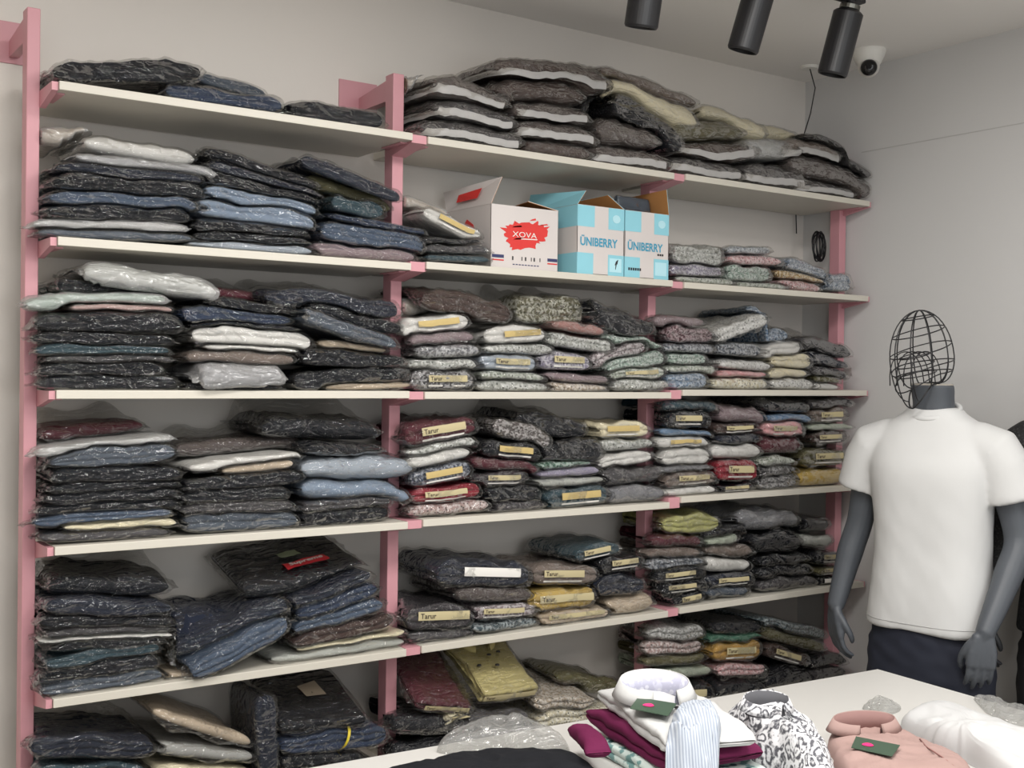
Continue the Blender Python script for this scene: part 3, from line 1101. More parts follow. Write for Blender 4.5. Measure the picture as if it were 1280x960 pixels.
def flap(t, name, a, b, c, d, out_mat):
    """a flap from edge a-b to edge d-c: printed outside, brown inside"""
    m = MB().quadslab(a, b, c, d, 0.0012); f = m.build(name, out_mat, t)
    n = np.cross(np.array(b)-np.array(a), np.array(d)-np.array(a)); n = n/np.linalg.norm(n)*0.0014
    a, b, c, d = [np.array(p)-n for p in (a, b, c, d)]
    MB().quadslab(a, b, c, d, 0.0012).build('flap_inside', M_CARD, f)
    return f
FX = (1, 0, 0); UZ = (0, 0, 1)
# white carton with the red splash
t, W, H, Dp = open_box('cardboard_box', (613, 254.8), (697, 263), (697, 341), (613, 331), 0.25, 'white cardboard box with red paint-splash logo and open flaps on the middle bay shelf', 'box', 2.845)
g = np.random.default_rng(5)
cx, cz = W*0.50, H*0.56
pts = []
for k in range(56):
    a = 2*math.pi*k/56
    r = 1+0.10*g.uniform(-1, 1)+0.10*math.sin(3*a+0.6)
    if k % 7 == 3: r *= 1.22
    ex = 0.30*W*r*math.copysign(abs(math.cos(a))**0.75, math.cos(a)); ez = 0.20*H*r*math.copysign(abs(math.sin(a))**0.75, math.sin(a))
    pts.append((cx+ex, -0.0002, cz+ez+0.05*H*(ex/(0.3*W))))
patch('splash_logo', t, pts, M_REDINK)
for (dx, dz, w_, h_) in ((-0.2, 0.10, 0.15, 0.025), (0.06, 0.23, 0.10, 0.03), (0.2, 0.17, 0.14, 0.02), (-0.18, -0.09, 0.16, 0.025)):
    x0, z0 = cx+dx*W, cz+dz*H
    patch('paint_stroke', t, [(x0, -0.0002, z0), (x0+w_*W, -0.0002, z0+0.02*H), (x0+w_*W*0.92, -0.0002, z0+0.02*H+h_*H), (x0+0.01, -0.0002, z0+h_*H)], M_REDINK)
letters('lettering', 'XOVA', (cx-0.01*W, -0.0012, cz+0.0*H), FX, UZ, W*0.36, H*0.085, M_WHITECARD, t, bold=0.0)
patch('underline_bar', t, [(cx-0.06*W, -0.0009, cz-0.075*H), (cx+0.18*W, -0.0009, cz-0.065*H), (cx+0.18*W, -0.0009, cz-0.05*H), (cx-0.06*W, -0.0009, cz-0.06*H)], M_WHITECARD, 0.0003)
for x0, x1 in ((0.02, 0.19), (0.84, 0.99)):
    patch('corner_bar', t, [(x0*W, -0.0002, 0.17*H), (x1*W, -0.0002, 0.17*H), (x1*W, -0.0002, 0.22*H), (x0*W, -0.0002, 0.22*H)], M_NAVYINK)
    patch('corner_line', t, [(x0*W, -0.0002, 0.125*H), (x1*W, -0.0002, 0.125*H), (x1*W, -0.0002, 0.145*H), (x0*W, -0.0002, 0.145*H)], M_REDINK)
for k, x in enumerate((0.31, 0.45, 0.50, 0.59, 0.63, 0.72)):
    wd = 0.012 if k % 2 else 0.02
    patch('handling_mark', t, [(x*W, -0.0002, 0.15*H), ((x+wd)*W, -0.0002, 0.15*H), ((x+wd)*W, -0.0002, 0.21*H), (x*W, -0.0002, 0.21*H)], M_BLACKINK)
for k in range(9):
    x = 0.32+0.045*k
    patch('print_dash', t, [(x*W, -0.0002, 0.075*H), ((x+0.03)*W, -0.0002, 0.075*H), ((x+0.03)*W, -0.0002, 0.09*H), (x*W, -0.0002, 0.09*H)], M_NAVYINK)
f = flap(t, 'flap', (0, Dp, H), (0, 0, H), (0.035, -0.005, H+0.082), (-0.012, Dp, H+0.06), M_BOXW)
patch('flap_print', f, [(-0.0035, Dp*0.75, H+0.022), (-0.001, Dp*0.3, H+0.024), (0.013, Dp*0.28, H+0.055), (0.0, Dp*0.72, H+0.045)][::1], M_REDINK)
patch('side_print', t, [(-0.0005, Dp*0.62, H*0.70), (-0.0005, Dp*0.42, H*0.55), (-0.0005, Dp*0.30, H*0.52), (-0.0005, Dp*0.38, H*0.72), (-0.0005, Dp*0.52, H*0.82)], M_REDINK)
flap(t, 'flap', (W, 0.0, H), (W, Dp, H), (W-0.07, Dp-0.01, H+0.016), (W-0.10, 0.02, H+0.022), M_BOXW)
# two cyan and white cartons
def check_box(TL, TR, BR, BL, label, cyan_flap, y0):
    t, W, H, Dp = open_box('cardboard_box', TL, TR, BR, BL, 0.265, label, 'box', y0)
    for (x0, x1, z0, z1) in ((0, 0.36, 0.69, 0.995), (0.66, 1, 0.68, 0.995), (0, 0.34, 0.005, 0.31), (0.66, 1, 0.005, 0.31)):
        patch('cyan_square', t, [(x0*W, -0.0002, z0*H), (x1*W, -0.0002, z0*H), (x1*W, -0.0002, z1*H), (x0*W, -0.0002, z1*H)], M_CYAN)
    for z0, z1 in ((0.005, 0.31), (0.69, 0.995)):
        patch('cyan_band', t, [(-0.0002, Dp, z0*H), (-0.0002, 0, z0*H), (-0.0002, 0, z1*H), (-0.0002, Dp, z1*H)], M_CYAN)
    letters('lettering', '\u00dcNIBERRY', (W*0.46, -0.0009, H*0.49), FX, UZ, W*0.80, H*0.155, M_BLUEINK, t, bold=0.025)
    n = 20
    ringp = [(W*0.83+0.085*W*math.cos(2*math.pi*k/n), -0.0012, H*0.84+0.06*H*math.sin(2*math.pi*k/n)) for k in range(n)]
    patch('round_emblem', t, ringp, plain('pale_cyan_print', (178, 220, 230), 0.6), 0.0003)
    patch('spot_panel', t, [(0.69*W, -0.0010, 0.06*H), (0.95*W, -0.0010, 0.06*H), (0.95*W, -0.0010, 0.26*H), (0.69*W, -0.0010, 0.26*H)], plain('pale_cyan_print', (178, 220, 230), 0.6), 0.0003)
    return t, W, H, Dp
t, W, H, Dp = check_box((721, 256), (779, 260.5), (779, 347), (721, 342), 'cyan and white checked cardboard box with open flaps, next to the white box', True, 2.822)
patch('bird_mark', t, [(0.80*W, -0.0014, 0.16*H), (0.86*W, -0.0014, 0.18*H), (0.88*W, -0.0014, 0.25*H), (0.83*W, -0.0014, 0.22*H)], M_BLACKINK, 0.0003)
patch('bird_mark', t, [(0.815*W, -0.0014, 0.10*H), (0.825*W, -0.0014, 0.10*H), (0.845*W, -0.0014, 0.17*H), (0.82*W, -0.0014, 0.17*H)], M_BLACKINK, 0.0003)
f = flap(t, 'flap', (0, Dp, H), (0, 0, H), (0.040, 0.01, H+0.046), (0.012, Dp, H+0.06), M_CYAN)
flap(t, 'flap', (W, 0, H), (W, Dp, H), (W-0.065, Dp, H+0.035), (W-0.042, 0.03, H+0.045), M_CYAN)
t, W, H, Dp = check_box((780.5, 264), (837, 267), (838.5, 349.5), (780.5, 347), 'cyan and white checked cardboard box holding a bagged garment, at the right shelf end', False, 2.822)
for k in range(6):
    x = 0.08+0.05*k
    patch('stamp_dash', t, [(x*W, -0.0009, 0.11*H), ((x+0.035)*W, -0.0009, 0.11*H), ((x+0.035)*W, -0.0009, 0.15*H), (x*W, -0.0009, 0.15*H)], M_BLACKINK)
for k in range(3):
    x = 0.74+0.05*k
    patch('stamp_dash', t, [(x*W, -0.0009, 0.36*H), ((x+0.035)*W, -0.0009, 0.36*H), ((x+0.035)*W, -0.0009, 0.39*H), (x*W, -0.0009, 0.39*H)], M_BLACKINK)
flap(t, 'flap', (W, 0, H), (W, Dp, H), (W-0.012, Dp, H+0.075), (W-0.008, 0.004, H+0.082), M_CYAN)
flap(t, 'flap', (0, Dp, H), (0, 0, H), (0.010, 0.10, H+0.05), (0.004, Dp, H+0.06), M_CYAN)
bx = np.array(t.location)
V, F = garment_local(H+0.05, 0.12, 0.036, 'j', 901)
Rm = np.array(Matrix.Rotation(R(90), 3, 'Y'))
V = V@Rm.T; V = V-V.min(0)
V2 = np.stack([V[:, 1], V[:, 0], V[:, 2]], 1)*[0.85*(W-0.014)/0.12/1.0, 1, 1]
V2 = V2-V2.min(0)
V2[:, 0] *= min(1, (W-0.020)/V2[:, 0].max())
tt = thing('folded_garment', bx+[0.007, 0.05, 0.004], 'blue-grey bagged garment standing inside the rightmost cyan checked box', 'garment')
obj('folded_cloth', V2, F, plain('cloth_SL', PAL['SL'][:3], 0.8), tt)
bag = (V2-V2.mean(0))*[1.03, 1.12, 1.01]+V2.mean(0); bag[:, 2] -= bag[:, 2].min()
obj('plastic_bag', bag, F, M_CLEAR, tt)

# ------------------------------------------------------------------ marks on single garments
def dress_hoodie(t, A, B, H):
    """red box logo and a paper tag on the black top that lies face up"""
    gc = [c for c in t.children if c.name.startswith('folded_cloth')][0]
    V = np.array([v.co for v in gc.data.vertices])
    def surf(x, y):
        d = np.hypot(V[:, 0]-x, V[:, 1]-y); i = np.argsort(d)[:6]
        return V[i[np.argmax(V[i, 2])], 2]
    return surf
if 'X' in SPECIALS:
    t, A, B, H = SPECIALS['X']
    surf = dress_hoodie(t, A, B, H)
    def top_quad(name, cs, mat, lift=0.006, th=0.0015, n=8):
        """a patch on top of the cloth, following it"""
        vs, fs = [], []
        for i in range(n+1):
            for j in range(4):
                u, v = i/n, j/3
                p = (1-u)*(1-v)*np.array(cs[0])+u*(1-v)*np.array(cs[1])+u*v*np.array(cs[2])+(1-u)*v*np.array(cs[3])
                vs.append((p[0], p[1], surf(*p)+lift))
        vs = np.array(vs); vs[:, 2] = vs[:, 2]*0.4+0.6*np.poly1d(np.polyfit(vs[:, 0], vs[:, 2], 1))(vs[:, 0])+0.002
        for i in range(n):
            for j in range(3):
                a = i*4+j; fs.append((a, a+4, a+5, a+1))
        return obj(name, vs, fs, mat, t), vs
    t['label'] = 'black top with red lettered patch and paper tag, right pile, second-lowest shelf, left bay'
    pq, vs = top_quad('red_patch', [(-0.045, 0.020), (0.085, 0.035), (0.085, 0.080), (-0.045, 0.065)], plain('red_patch', (190, 40, 48), 0.7))
    z0 = vs[:, 2].mean(); P = vs.reshape(9, 4, 3)
    ux = P[8, 1]-P[0, 1]; uy = P[4, 3]-P[4, 0]
    letters('lettering', 'Supreme', P.reshape(-1, 3).mean(0)+np.array([0, 0, 0.0025]), ux, uy-ux*np.dot(uy, ux)/np.dot(ux, ux), 0.105, 0.026, M_WHITECARD, pq, bold=0.02, shear=0.25)
    top_quad('paper_tag', [(-0.035, 0.085), (0.025, 0.090), (0.022, 0.13), (-0.038, 0.125)], plain('sage_card', (150, 160, 128), 0.6))
if 'G' in SPECIALS:
    t, A, B, H = SPECIALS['G']; surf = dress_hoodie(t, A, B, H)
    vs = [(x, y, surf(x, y)+0.007) for x, y in ((-0.01, 0.10), (0.05, 0.10), (0.045, 0.17), (-0.01, 0.165))]
    obj('paper_tag', vs, [(0, 1, 2, 3)], plain('pale_card', (168, 152, 132), 0.6), t)
    t['label'] = 'black garment with pale paper tag on top, right pile, bottom shelf, left bay'

if 'N' in SPECIALS:
    t, A, B, H = SPECIALS['N']; surf = dress_hoodie(t, A, B, H)
    m_ = [c for c in t.children if c.name.startswith('folded_cloth')][0].data.materials[0]
    t['label'] = 'pale yellow packed shirt with collar, tilted up at the back, bottom shelf, middle bay'
    n = 30; vs, fs = [], []
    for i in range(n+1):
        q = -2.7+5.4*i/n
        x, y = 0.052*math.sin(q), 0.175+0.034*math.cos(q)
        z = surf(0, 0.175)+0.004
        for (k, zz) in ((1.0, 0.002), (1.05, 0.030), (1.22, 0.004), (1.20, 0.0)):
            vs.append((x*k, 0.175+(y-0.175)*k, z+(y-0.175)*0.55+zz+(0.006*math.cos(q))))
    for i in range(n):
        for k in range(3): a = i*4+k; fs.append((a, a+4, a+5, a+1))
    obj('collar', vs, fs, m_, t)
    for x, y in ((0.006, 0.115), (0.0, 0.060), (0.05, 0.13), (-0.055, 0.075)):
        MB().lathe([(0, 0.004), (0.006, 0.004), (0.007, 0)][::-1], 10, Matrix.Translation((x, y, surf(x, y)+0.006))).build('button', M_BLACKINK, t)

# ------------------------------------------------------------------ ceiling: spotlights, camera, cable
def spot(top, bot, D, label):
    a = at_d(*top, D); b = at_d(*bot, D+0.03)
    ax = b-a; L = np.linalg.norm(ax); ax /= L
    t = thing('track_spotlight', (a[0], a[1], CEIL), label, 'spotlight', 'black track spotlights under the ceiling')
    T = np.array(t.location)
    M = Matrix.Translation(Vector(a-T)) @ Vector((0, 0, 1)).rotation_difference(Vector(ax)).to_matrix().to_4x4()
    r = 0.0445
    MB().lathe([(0.0, -0.004), (0.030, -0.004), (0.038, 0.0), (r, 0.006), (r, L-0.006), (r-0.003, L), (r-0.007, L), (r-0.008, L-0.02), (0.0, L-0.02)], 40, M).build('lamp_body', M_BLACKMETAL, t, smooth=False)
    MB().lathe([(r-0.0085, L-0.0195), (0.02, L-0.024), (0.0, L-0.026)][::-1]+[(r-0.0085, L-0.0188)], 32, M).build('lens', plain('spot_lens', (60, 60, 62), 0.2), t, smooth=True)
    zt = CEIL-T[2]
    MB().lathe([(0.030, 0), (0.030, 0.012), (0.022, 0.016)], 24, M @ Matrix.Translation((0, 0, -0.018))).build('collar', plain('grey_metal', (110, 110, 105), 0.3, metal=1.0), t, smooth=False)
    p0 = a-T-ax*0.018
    m = MB(); m.tube([p0, p0*[1, 1, 0]+[0, 0, p0[2]*0.55], (p0[0]*0.3, p0[1]*0.3, -0.05)], 0.013, 10)
    m.build('swivel_joint', M_BLACKMETAL, t, smooth=True)
    MB().box(-0.055, 0.055, -0.02, 0.02, -0.060, -0.024).build('track_adapter', M_BLACKMETAL, t, bevel=0.004)
    return t
s1 = spot((811, -32), (801, 35), 3.02, 'black cylinder track spotlight, leftmost of the three')
s2 = spot((951, -16), (928, 64), 3.25, 'black cylinder track spotlight, middle of the three')
s3 = spot((1061, 14), (1040, 94), 3.45, 'black cylinder track spotlight beside the security camera')
ya = (s1.location[1]+s2.location[1]+s3.location[1])/3
tx0, tx1 = s1.location[0]-0.5, s3.location[0]+0.06
p1_, p3_ = np.array(s1.location), np.array(s3.location)
dr = (p3_-p1_); dr[2] = 0; dr /= np.linalg.norm(dr); nr = np.array([-dr[1], dr[0], 0])
m = MB(); a = p1_-dr*0.6; b = p3_+dr*0.08
m.add([a-nr*0.017, b-nr*0.017, b+nr*0.017, a+nr*0.017, a-nr*0.017-[0, 0, 0.024], b-nr*0.017-[0, 0, 0.024], b+nr*0.017-[0, 0, 0.024], a+nr*0.017-[0, 0, 0.024]],
      [(0, 1, 2, 3), (7, 6, 5, 4), (0, 4, 5, 1), (1, 5, 6, 2), (2, 6, 7, 3), (3, 7, 4, 0)])
tag(m.build('lighting_track', M_BLACKMETAL), 'slim black lighting track on the ceiling that carries the three spotlights', 'lighting track')

c = at_z(1086, 63, CEIL)
t = thing('security_camera', c, 'white dome security camera on the ceiling beside the spotlights', 'security camera')
M_CAMW = plain('white_plastic', (226, 224, 218), 0.4)
MB().lathe([(0.0, 0.0), (0.060, 0.0), (0.060, -0.008), (0.052, -0.03), (0.040, -0.052), (0.0, -0.056)][::-1], 40).build('housing', M_CAMW, t, smooth=False)
dirc = Vector(-np.array(c)+[0.25, 0, 1.25]).normalized()
Mx = Matrix.Translation(Vector((0, 0, -0.058))+dirc*0.012) @ Vector((0, 0, 1)).rotation_difference(dirc).to_matrix().to_4x4()
prof = [(0.0, -0.038)]+[(0.038*math.sin(math.pi*k/14), -0.038*math.cos(math.pi*k/14)) for k in range(1, 11)]
prof += [(0.030, 0.024), (0.0, 0.024)]
MB().lathe(prof, 36, Mx).build('eyeball', M_CAMW, t, smooth=True)
prof = [(0.0, 0.0245), (0.029, 0.0245), (0.026, 0.033), (0.014, 0.040), (0.0, 0.041)]
MB().lathe(prof, 32, Mx).build('lens', plain('black_glass', (14, 14, 16), 0.12), t, smooth=True)

# cable out of the ceiling, down behind the end post, to a hanging coil
c0 = at_z(1012, 83, CEIL)
pts = [np.array(c0), at_y(1019, 110, 2.97), at_y(1022, 140, 2.985), at_y(1026, 168, 3.0), at_y(1027, 215, 3.135), at_y(1028, 255, 3.135), at_y(1024, 272, 3.12), at_y(1026, 290, 3.10)]
pts = [np.array(p) for p in pts]
pts[0][2] -= 0.004
pts[3] = np.array([pts[3][0], 3.135, ZS[2][0]+0.16]); pts[2] = np.array([pts[2][0], 3.02, pts[2][2]])
pts[4][0] = pts[5][0] = 3.54
cc = at_y(1021, 308, 3.02)
t = thing('black_cable', c0, 'thin black cable from the ceiling to a hanging coil by the right upright', 'cable')
T = np.array(t.location)
MB().tube([p-T for p in pts[:6]]+[np.array([3.54, 3.128, cc[2]+0.06])-T], 0.0022, 6).build('cable', M_BLACKMETAL, t, smooth=True)
m = MB(); g = np.random.default_rng(3)
loop = []
for k in range(24*6+1):
    a = 2*math.pi*k/24; w_ = 1+0.10*math.sin(k*0.11)+0.04*math.sin(k*0.77)
    loop.append(cc-T+np.array([0.036*w_*math.cos(a), -0.010+0.012*math.sin(k*0.21)+0.01*math.cos(a), 0.052*w_*math.sin(a)]))
m.tube(loop, 0.0032, 6); m.build('cable_coil', M_BLACKMETAL, t, smooth=True)
m = MB(); m.lathe([(0.0, -0.010), (0.030, -0.010), (0.034, -0.004), (0.034, 0.0), (0, 0)], 24).build('ceiling_rose', M_CAMW, t)

# ------------------------------------------------------------------ mannequins
M_MANN = plain('mannequin_grey', (78, 82, 88), 0.5, var=0.05, scale=6)
M_MANNB = plain('mannequin_dark', (52, 53, 56), 0.5, var=0.05, scale=6)
def remeshed(name, mb, voxel, smooth_it, fold=None):
    """joins the pieces of mb into one closed skin and returns (verts, faces)"""
    me = bpy.data.meshes.new('tmp'); me.from_pydata(mb.v, [], mb.f); me.update()
    ob = bpy.data.objects.new('tmp', me); COL.objects.link(ob)
    r = ob.modifiers.new('r', 'REMESH'); r.mode = 'VOXEL'; r.voxel_size = voxel; r.use_smooth_shade = True
    s = ob.modifiers.new('s', 'SMOOTH'); s.iterations = smooth_it; s.factor = 0.5
    dg = bpy.context.evaluated_depsgraph_get(); dg.update()
    e = bpy.data.meshes.new_from_object(ob.evaluated_get(dg))
    n = len(e.vertices); V = np.empty(n*3); e.vertices.foreach_get('co', V); V = V.reshape(-1, 3)
    Nn = np.empty(n*3); e.vertices.foreach_get('normal', Nn); Nn = Nn.reshape(-1, 3)
    F = [tuple(p.vertices) for p in e.polygons]
    bpy.data.objects.remove(ob); bpy.data.meshes.remove(me); bpy.data.meshes.remove(e)
    return V, Nn, F
def loft_ell(mb, secs, n=28):
    """sections: (cx, cy, z, rx, ry), joined by a smooth curve"""
    S = [np.array(q, float) for q in secs]; out = []
    for i in range(len(S)-1):
        p0, p1, p2, p3 = S[max(i-1, 0)], S[i], S[i+1], S[min(i+2, len(S)-1)]
        for k in range(5):
            u = k/5; out.append(0.5*((2*p1)+(-p0+p2)*u+(2*p0-5*p1+4*p2-p3)*u*u+(-p0+3*p1-3*p2+p3)*u**3))
    secs = out+[S[-1]]
    b = len(mb.v)
    for (cx, cy, z, rx, ry) in secs:
        for k in range(n):
            a = 2*math.pi*k/n
            mb.v.append((cx+rx*math.copysign(abs(math.cos(a))**0.85, math.cos(a)), cy+ry*math.copysign(abs(math.sin(a))**0.85, math.sin(a)), z))
    for i in range(len(secs)-1):
        for k in range(n):
            k2 = (k+1) % n
            mb.f.append((b+i*n+k, b+i*n+k2, b+(i+1)*n+k2, b+(i+1)*n+k))
    mb.f.append(tuple(b+k for k in range(n))[::-1]); mb.f.append(tuple(b+(len(secs)-1)*n+k for k in range(n)))
def limb(mb, pts, rads, n=16, sub=4):
    P = [np.array(p, float) for p in pts]; out = []; rr = []
    for i in range(len(P)-1):
        p0, p1, p2, p3 = P[max(i-1, 0)], P[i], P[i+1], P[min(i+2, len(P)-1)]
        for k in range(sub):
            u = k/sub
            out.append(0.5*((2*p1)+(-p0+p2)*u+(2*p0-5*p1+4*p2-p3)*u*u+(-p0+3*p1-3*p2+p3)*u**3)); rr.append(rads[i]*(1-u)+rads[i+1]*u)
    out.append(P[-1]); rr.append(rads[-1])
    # rounded ends
    d0 = out[0]-out[1]; d0 /= np.linalg.norm(d0); d1 = out[-1]-out[-2]; d1 /= np.linalg.norm(d1)
    out = [out[0]+d0*rr[0]*0.8]+out+[out[-1]+d1*rr[-1]*0.8]; rr = [rr[0]*0.45]+rr+[rr[-1]*0.45]
    mb.tube(out, rr, n)
def hand(mb, wrist, down, wide, palm, curl=0.25, spread=0.02):
    """wrist point, direction of the fingers, direction towards the thumb side, direction the palm faces"""
    wrist = np.array(wrist, float)
    d = np.array(down, float); d /= np.linalg.norm(d)
    w_ = np.array(wide, float); w_ -= d*np.dot(w_, d); w_ /= np.linalg.norm(w_)
    p = np.array(palm, float); p -= d*np.dot(p, d)+w_*np.dot(p, w_); p /= np.linalg.norm(p)
    for k in range(5):                                   # palm, in five tapering strands that the skin joins
        o = (k-2)*0.0158
        limb(mb, [wrist+w_*o*0.55, wrist+d*0.045+w_*o*0.9+p*0.004*curl, wrist+d*0.088+w_*o*1.0+p*0.012*curl], [0.0155, 0.0150, 0.0120], 10, 3)
    L = [0.066, 0.078, 0.083, 0.074]
    for k in range(4):                                   # little finger to index
        o = (k-1.5)*0.0205
        b0 = wrist+d*(0.088-0.003*abs(k-2))+w_*o+p*0.012*curl
        q, pt = b0, [b0-d*0.012]
        pt.append(b0)
        ang = 0.25*curl+0.12
        for sgm, fr in ((0, 0.42), (1, 0.32), (2, 0.26)):
            dd = d*math.cos(ang)+p*math.sin(ang)+w_*(k-1.5)*spread
            q = q+dd*L[k]*fr; pt.append(q); ang += 0.55*curl+0.12
        limb(mb, pt, [0.0098, 0.0096, 0.0086, 0.0078, 0.0066], 10, 3)
    b0 = wrist+d*0.022+w_*0.026+p*0.004                  # thumb leaves the side of the palm near its base
    limb(mb, [wrist+d*0.008+w_*0.012, b0+w_*0.006, b0+d*0.030+w_*0.022+p*0.012, b0+d*0.058+w_*0.026+p*0.026, b0+d*0.078+w_*0.020+p*0.034], [0.014, 0.0130, 0.0112, 0.0100, 0.0076], 10, 3)
ARMS = {-1: dict(sh=(-0.180, 0.0, 1.345), el=(-0.247, 0.03, 1.085), wr=(-0.298, -0.035, 0.805)),
        1: dict(sh=(0.180, 0.0, 1.345), el=(0.250, 0.03, 1.075), wr=(0.205, -0.125, 0.805))}
def body_mesh():
    mb = MB()
    loft_ell(mb, [(0, 0.01, 0.74, 0.150, 0.105), (0, 0.005, 0.86, 0.165, 0.11), (0, 0, 0.98, 0.145, 0.10), (0, -0.005, 1.12, 0.155, 0.11), (0, -0.005, 1.26, 0.175, 0.115), (0, 0.0, 1.33, 0.165, 0.09), (0, 0.005, 1.39, 0.11, 0.07)])
    loft_ell(mb, [(0, 0.012, 1.36, 0.080, 0.075), (0, 0.008, 1.42, 0.066, 0.066), (0, -0.002, 1.47, 0.060, 0.062), (0, -0.012, 1.512, 0.062, 0.064), (0.0, -0.018, 1.532, 0.062, 0.064)])
    for s in (-1, 1):
        a = ARMS[s]
        sh, el, wr = [np.array(a[k]) for k in ('sh', 'el', 'wr')]
        limb(mb, [sh*[0.75, 1, 1]-[0, 0, 0.02], sh-[0, 0, 0.02], sh*0.55+el*0.45+[s*0.006, 0.004, 0], el, el*0.62+wr*0.38+[s*0.006, 0.006, 0], wr], [0.046, 0.048, 0.049, 0.042, 0.042, 0.0275], 16, 5)
        dirn = wr-el; dirn /= np.linalg.norm(dirn)
        if s > 0: hand(mb, wr+dirn*0.01, (-0.05, -0.06, -1), (-0.85, -0.5, 0), (-0.35, 0.6, 0), 0.35)
        else: hand(mb, wr+dirn*0.01, (0.06, -0.08, -1), (0.75, -0.65, 0), (0.65, 0.75, 0), 0.5, 0.04)
        hx = s*0.085
        limb(mb, [(hx, 0.01, 0.80), (hx*1.05, 0.0, 0.60), (hx*1.1, 0.0, 0.42), (hx*1.15, 0.015, 0.28), (hx*1.2, 0.02, 0.06)], [0.085, 0.075, 0.052, 0.054, 0.036], 16, 4)
        limb(mb, [(hx*1.2, 0.03, 0.045), (hx*1.25, -0.05, 0.035), (hx*1.35, -0.13, 0.026)], [0.038, 0.034, 0.024], 14, 4)
    return remeshed('body', mb, 0.0042, 3)
def tshirt_mesh(long_sleeve=False):
    mb = MB()
    bz = 0.775
    loft_ell(mb, [(0, 0.0, bz, 0.196, 0.138), (0, 0.0, bz+0.03, 0.196, 0.138), (0, 0.0, 0.90, 0.190, 0.134), (0, 0, 1.02, 0.180, 0.128), (0, -0.004, 1.14, 0.182, 0.130), (0, -0.006, 1.26, 0.192, 0.134), (0, 0, 1.33, 0.192, 0.118), (0, 0.004, 1.375, 0.184, 0.098), (0, 0.006, 1.412, 0.146, 0.084), (0, 0.008, 1.440, 0.100, 0.076), (0, 0.010, 1.462, 0.078, 0.070)], 36)
    for s in (-1, 1):
        sh, el, wr = [np.array(ARMS[s][k]) for k in ('sh', 'el', 'wr')]
        if long_sleeve:
            limb(mb, [sh*[0.6, 1, 1], sh, sh*0.5+el*0.5, el, el*0.5+wr*0.5, wr+[0, 0, 0.02]], [0.075, 0.078, 0.073, 0.064, 0.060, 0.046], 20, 5)
        else:
            e = sh*0.42+el*0.58
            P = [sh*[0.45, 1, 1]+[0, 0, 0.012], sh*[0.75, 1, 1]+[0, 0, 0.006], sh+[s*0.006, 0, -0.012], sh*0.8+el*0.2+[s*0.012, 0, 0], sh*0.62+el*0.38+[s*0.014, 0, 0], e+[s*0.014, 0, 0]]
            mb.tube(P, [0.066, 0.074, 0.079, 0.080, 0.080, 0.082], 24)
    V, Nn, F = remeshed('shirt', mb, 0.0065, 16)
    n1, n2, n3 = Noise(11, 0.22), Noise(12, 0.09), Noise(13, 0.04)
    amp = np.clip((1.33-V[:, 2])/0.25, 0.15, 1)
    q = V@np.array(Matrix.Rotation(R(35), 3, 'Y')).T
    dsp = 0.0060*n1(V*[1, 1, 0.3])+0.0016*n2(q*[1, 1, 0.35])+0.0005*n3(V*[1, 1, 0.6])+0.005*np.sin(18*V[:, 0]+7*V[:, 2])*np.clip((1.0-V[:, 2])/0.3, 0, 1)
    V = V+Nn*(dsp*amp)[:, None]
    return V, F
def trousers_mesh():
    mb = MB()
    loft_ell(mb, [(0, 0.005, 0.62, 0.185, 0.125), (0, 0.005, 0.70, 0.186, 0.128), (0, 0.005, 0.80, 0.178, 0.124), (0, 0.003, 0.86, 0.168, 0.118)], 32)
    for s in (-1, 1):
        limb(mb, [(s*0.088, 0.005, 0.72), (s*0.096, 0.0, 0.60), (s*0.098, 0.0, 0.42), (s*0.10, 0.012, 0.26), (s*0.104, 0.016, 0.10)], [0.110, 0.102, 0.082, 0.072, 0.062], 22, 4)
    V, Nn, F = remeshed('trousers', mb, 0.007, 4)
    n1, n2 = Noise(21, 0.16), Noise(22, 0.06)
    V = V+Nn*(0.004*n1(V*[1, 1, 0.5])+0.0025*n2(V*[1, 1, 1.2]))[:, None]
    return V, F
BODY = body_mesh(); TSH = tshirt_mesh(); JKT = tshirt_mesh(True); TRS = trousers_mesh()
def wire_head():
    """wire cage head; -y is the way the face looks"""
    m = MB()
    zt, zc, zb = 0.150, 0.0, -0.105
    def pt(phi, th):                                  # phi round the head (0 = face), th from the crown down
        fr = max(0.0, math.cos(phi))
        z = zt*math.cos(th) if th < math.pi/2 else -(0.078+0.070*fr**1.5)*math.sin((th-math.pi/2))
        r = math.sin(th) if th < math.pi/2 else 1-0.50*((th-math.pi/2)/(math.pi/2*0.98))**1.9
        front = 0.106 if math.cos(phi) > 0 else 0.100
        return np.array([0.080*r*math.sin(phi), -front*r*math.cos(phi), z])
    end = math.pi/2+math.pi/2*0.98
    for k in range(10):
        phi = 2*math.pi*k/10
        m.tube([pt(phi, end*i/20) for i in range(21)], 0.0020, 6)
    for th, tilt in ((0.55, 0.10), (0.98, 0.18), (1.38, 0.2), (1.78, 0.16), (2.2, 0.12)):
        m.tube([pt(2*math.pi*k/36, th+tilt*math.cos(2*math.pi*k/36)*0.7) for k in range(37)], 0.0019, 6, caps=False)
    m.tube([pt(2*math.pi*k/36, end) for k in range(37)], 0.0024, 6, caps=False)
    mm = MB()                                         # the inner face frame
    for sgn in (-0.55, -0.18, 0.18, 0.55):
        mm.tube([np.array([sgn*0.085*math.cos(a*0.2), -0.030-0.062*math.cos(a), -0.075+0.10*math.sin(a)**0.8 if a > 0 else -0.075]) for a in np.linspace(0, math.pi, 15)], 0.0018, 6)
    for zz, k in ((-0.045, 1.0), (-0.015, 0.93), (0.012, 0.75)):
        mm.tube([np.array([0.056*k*math.sin(a), -0.030-0.064*k*math.cos(a), zz-0.008*math.cos(a)]) for a in np.linspace(0, 2*math.pi, 33)], 0.0018, 6, caps=False)
    return m, mm
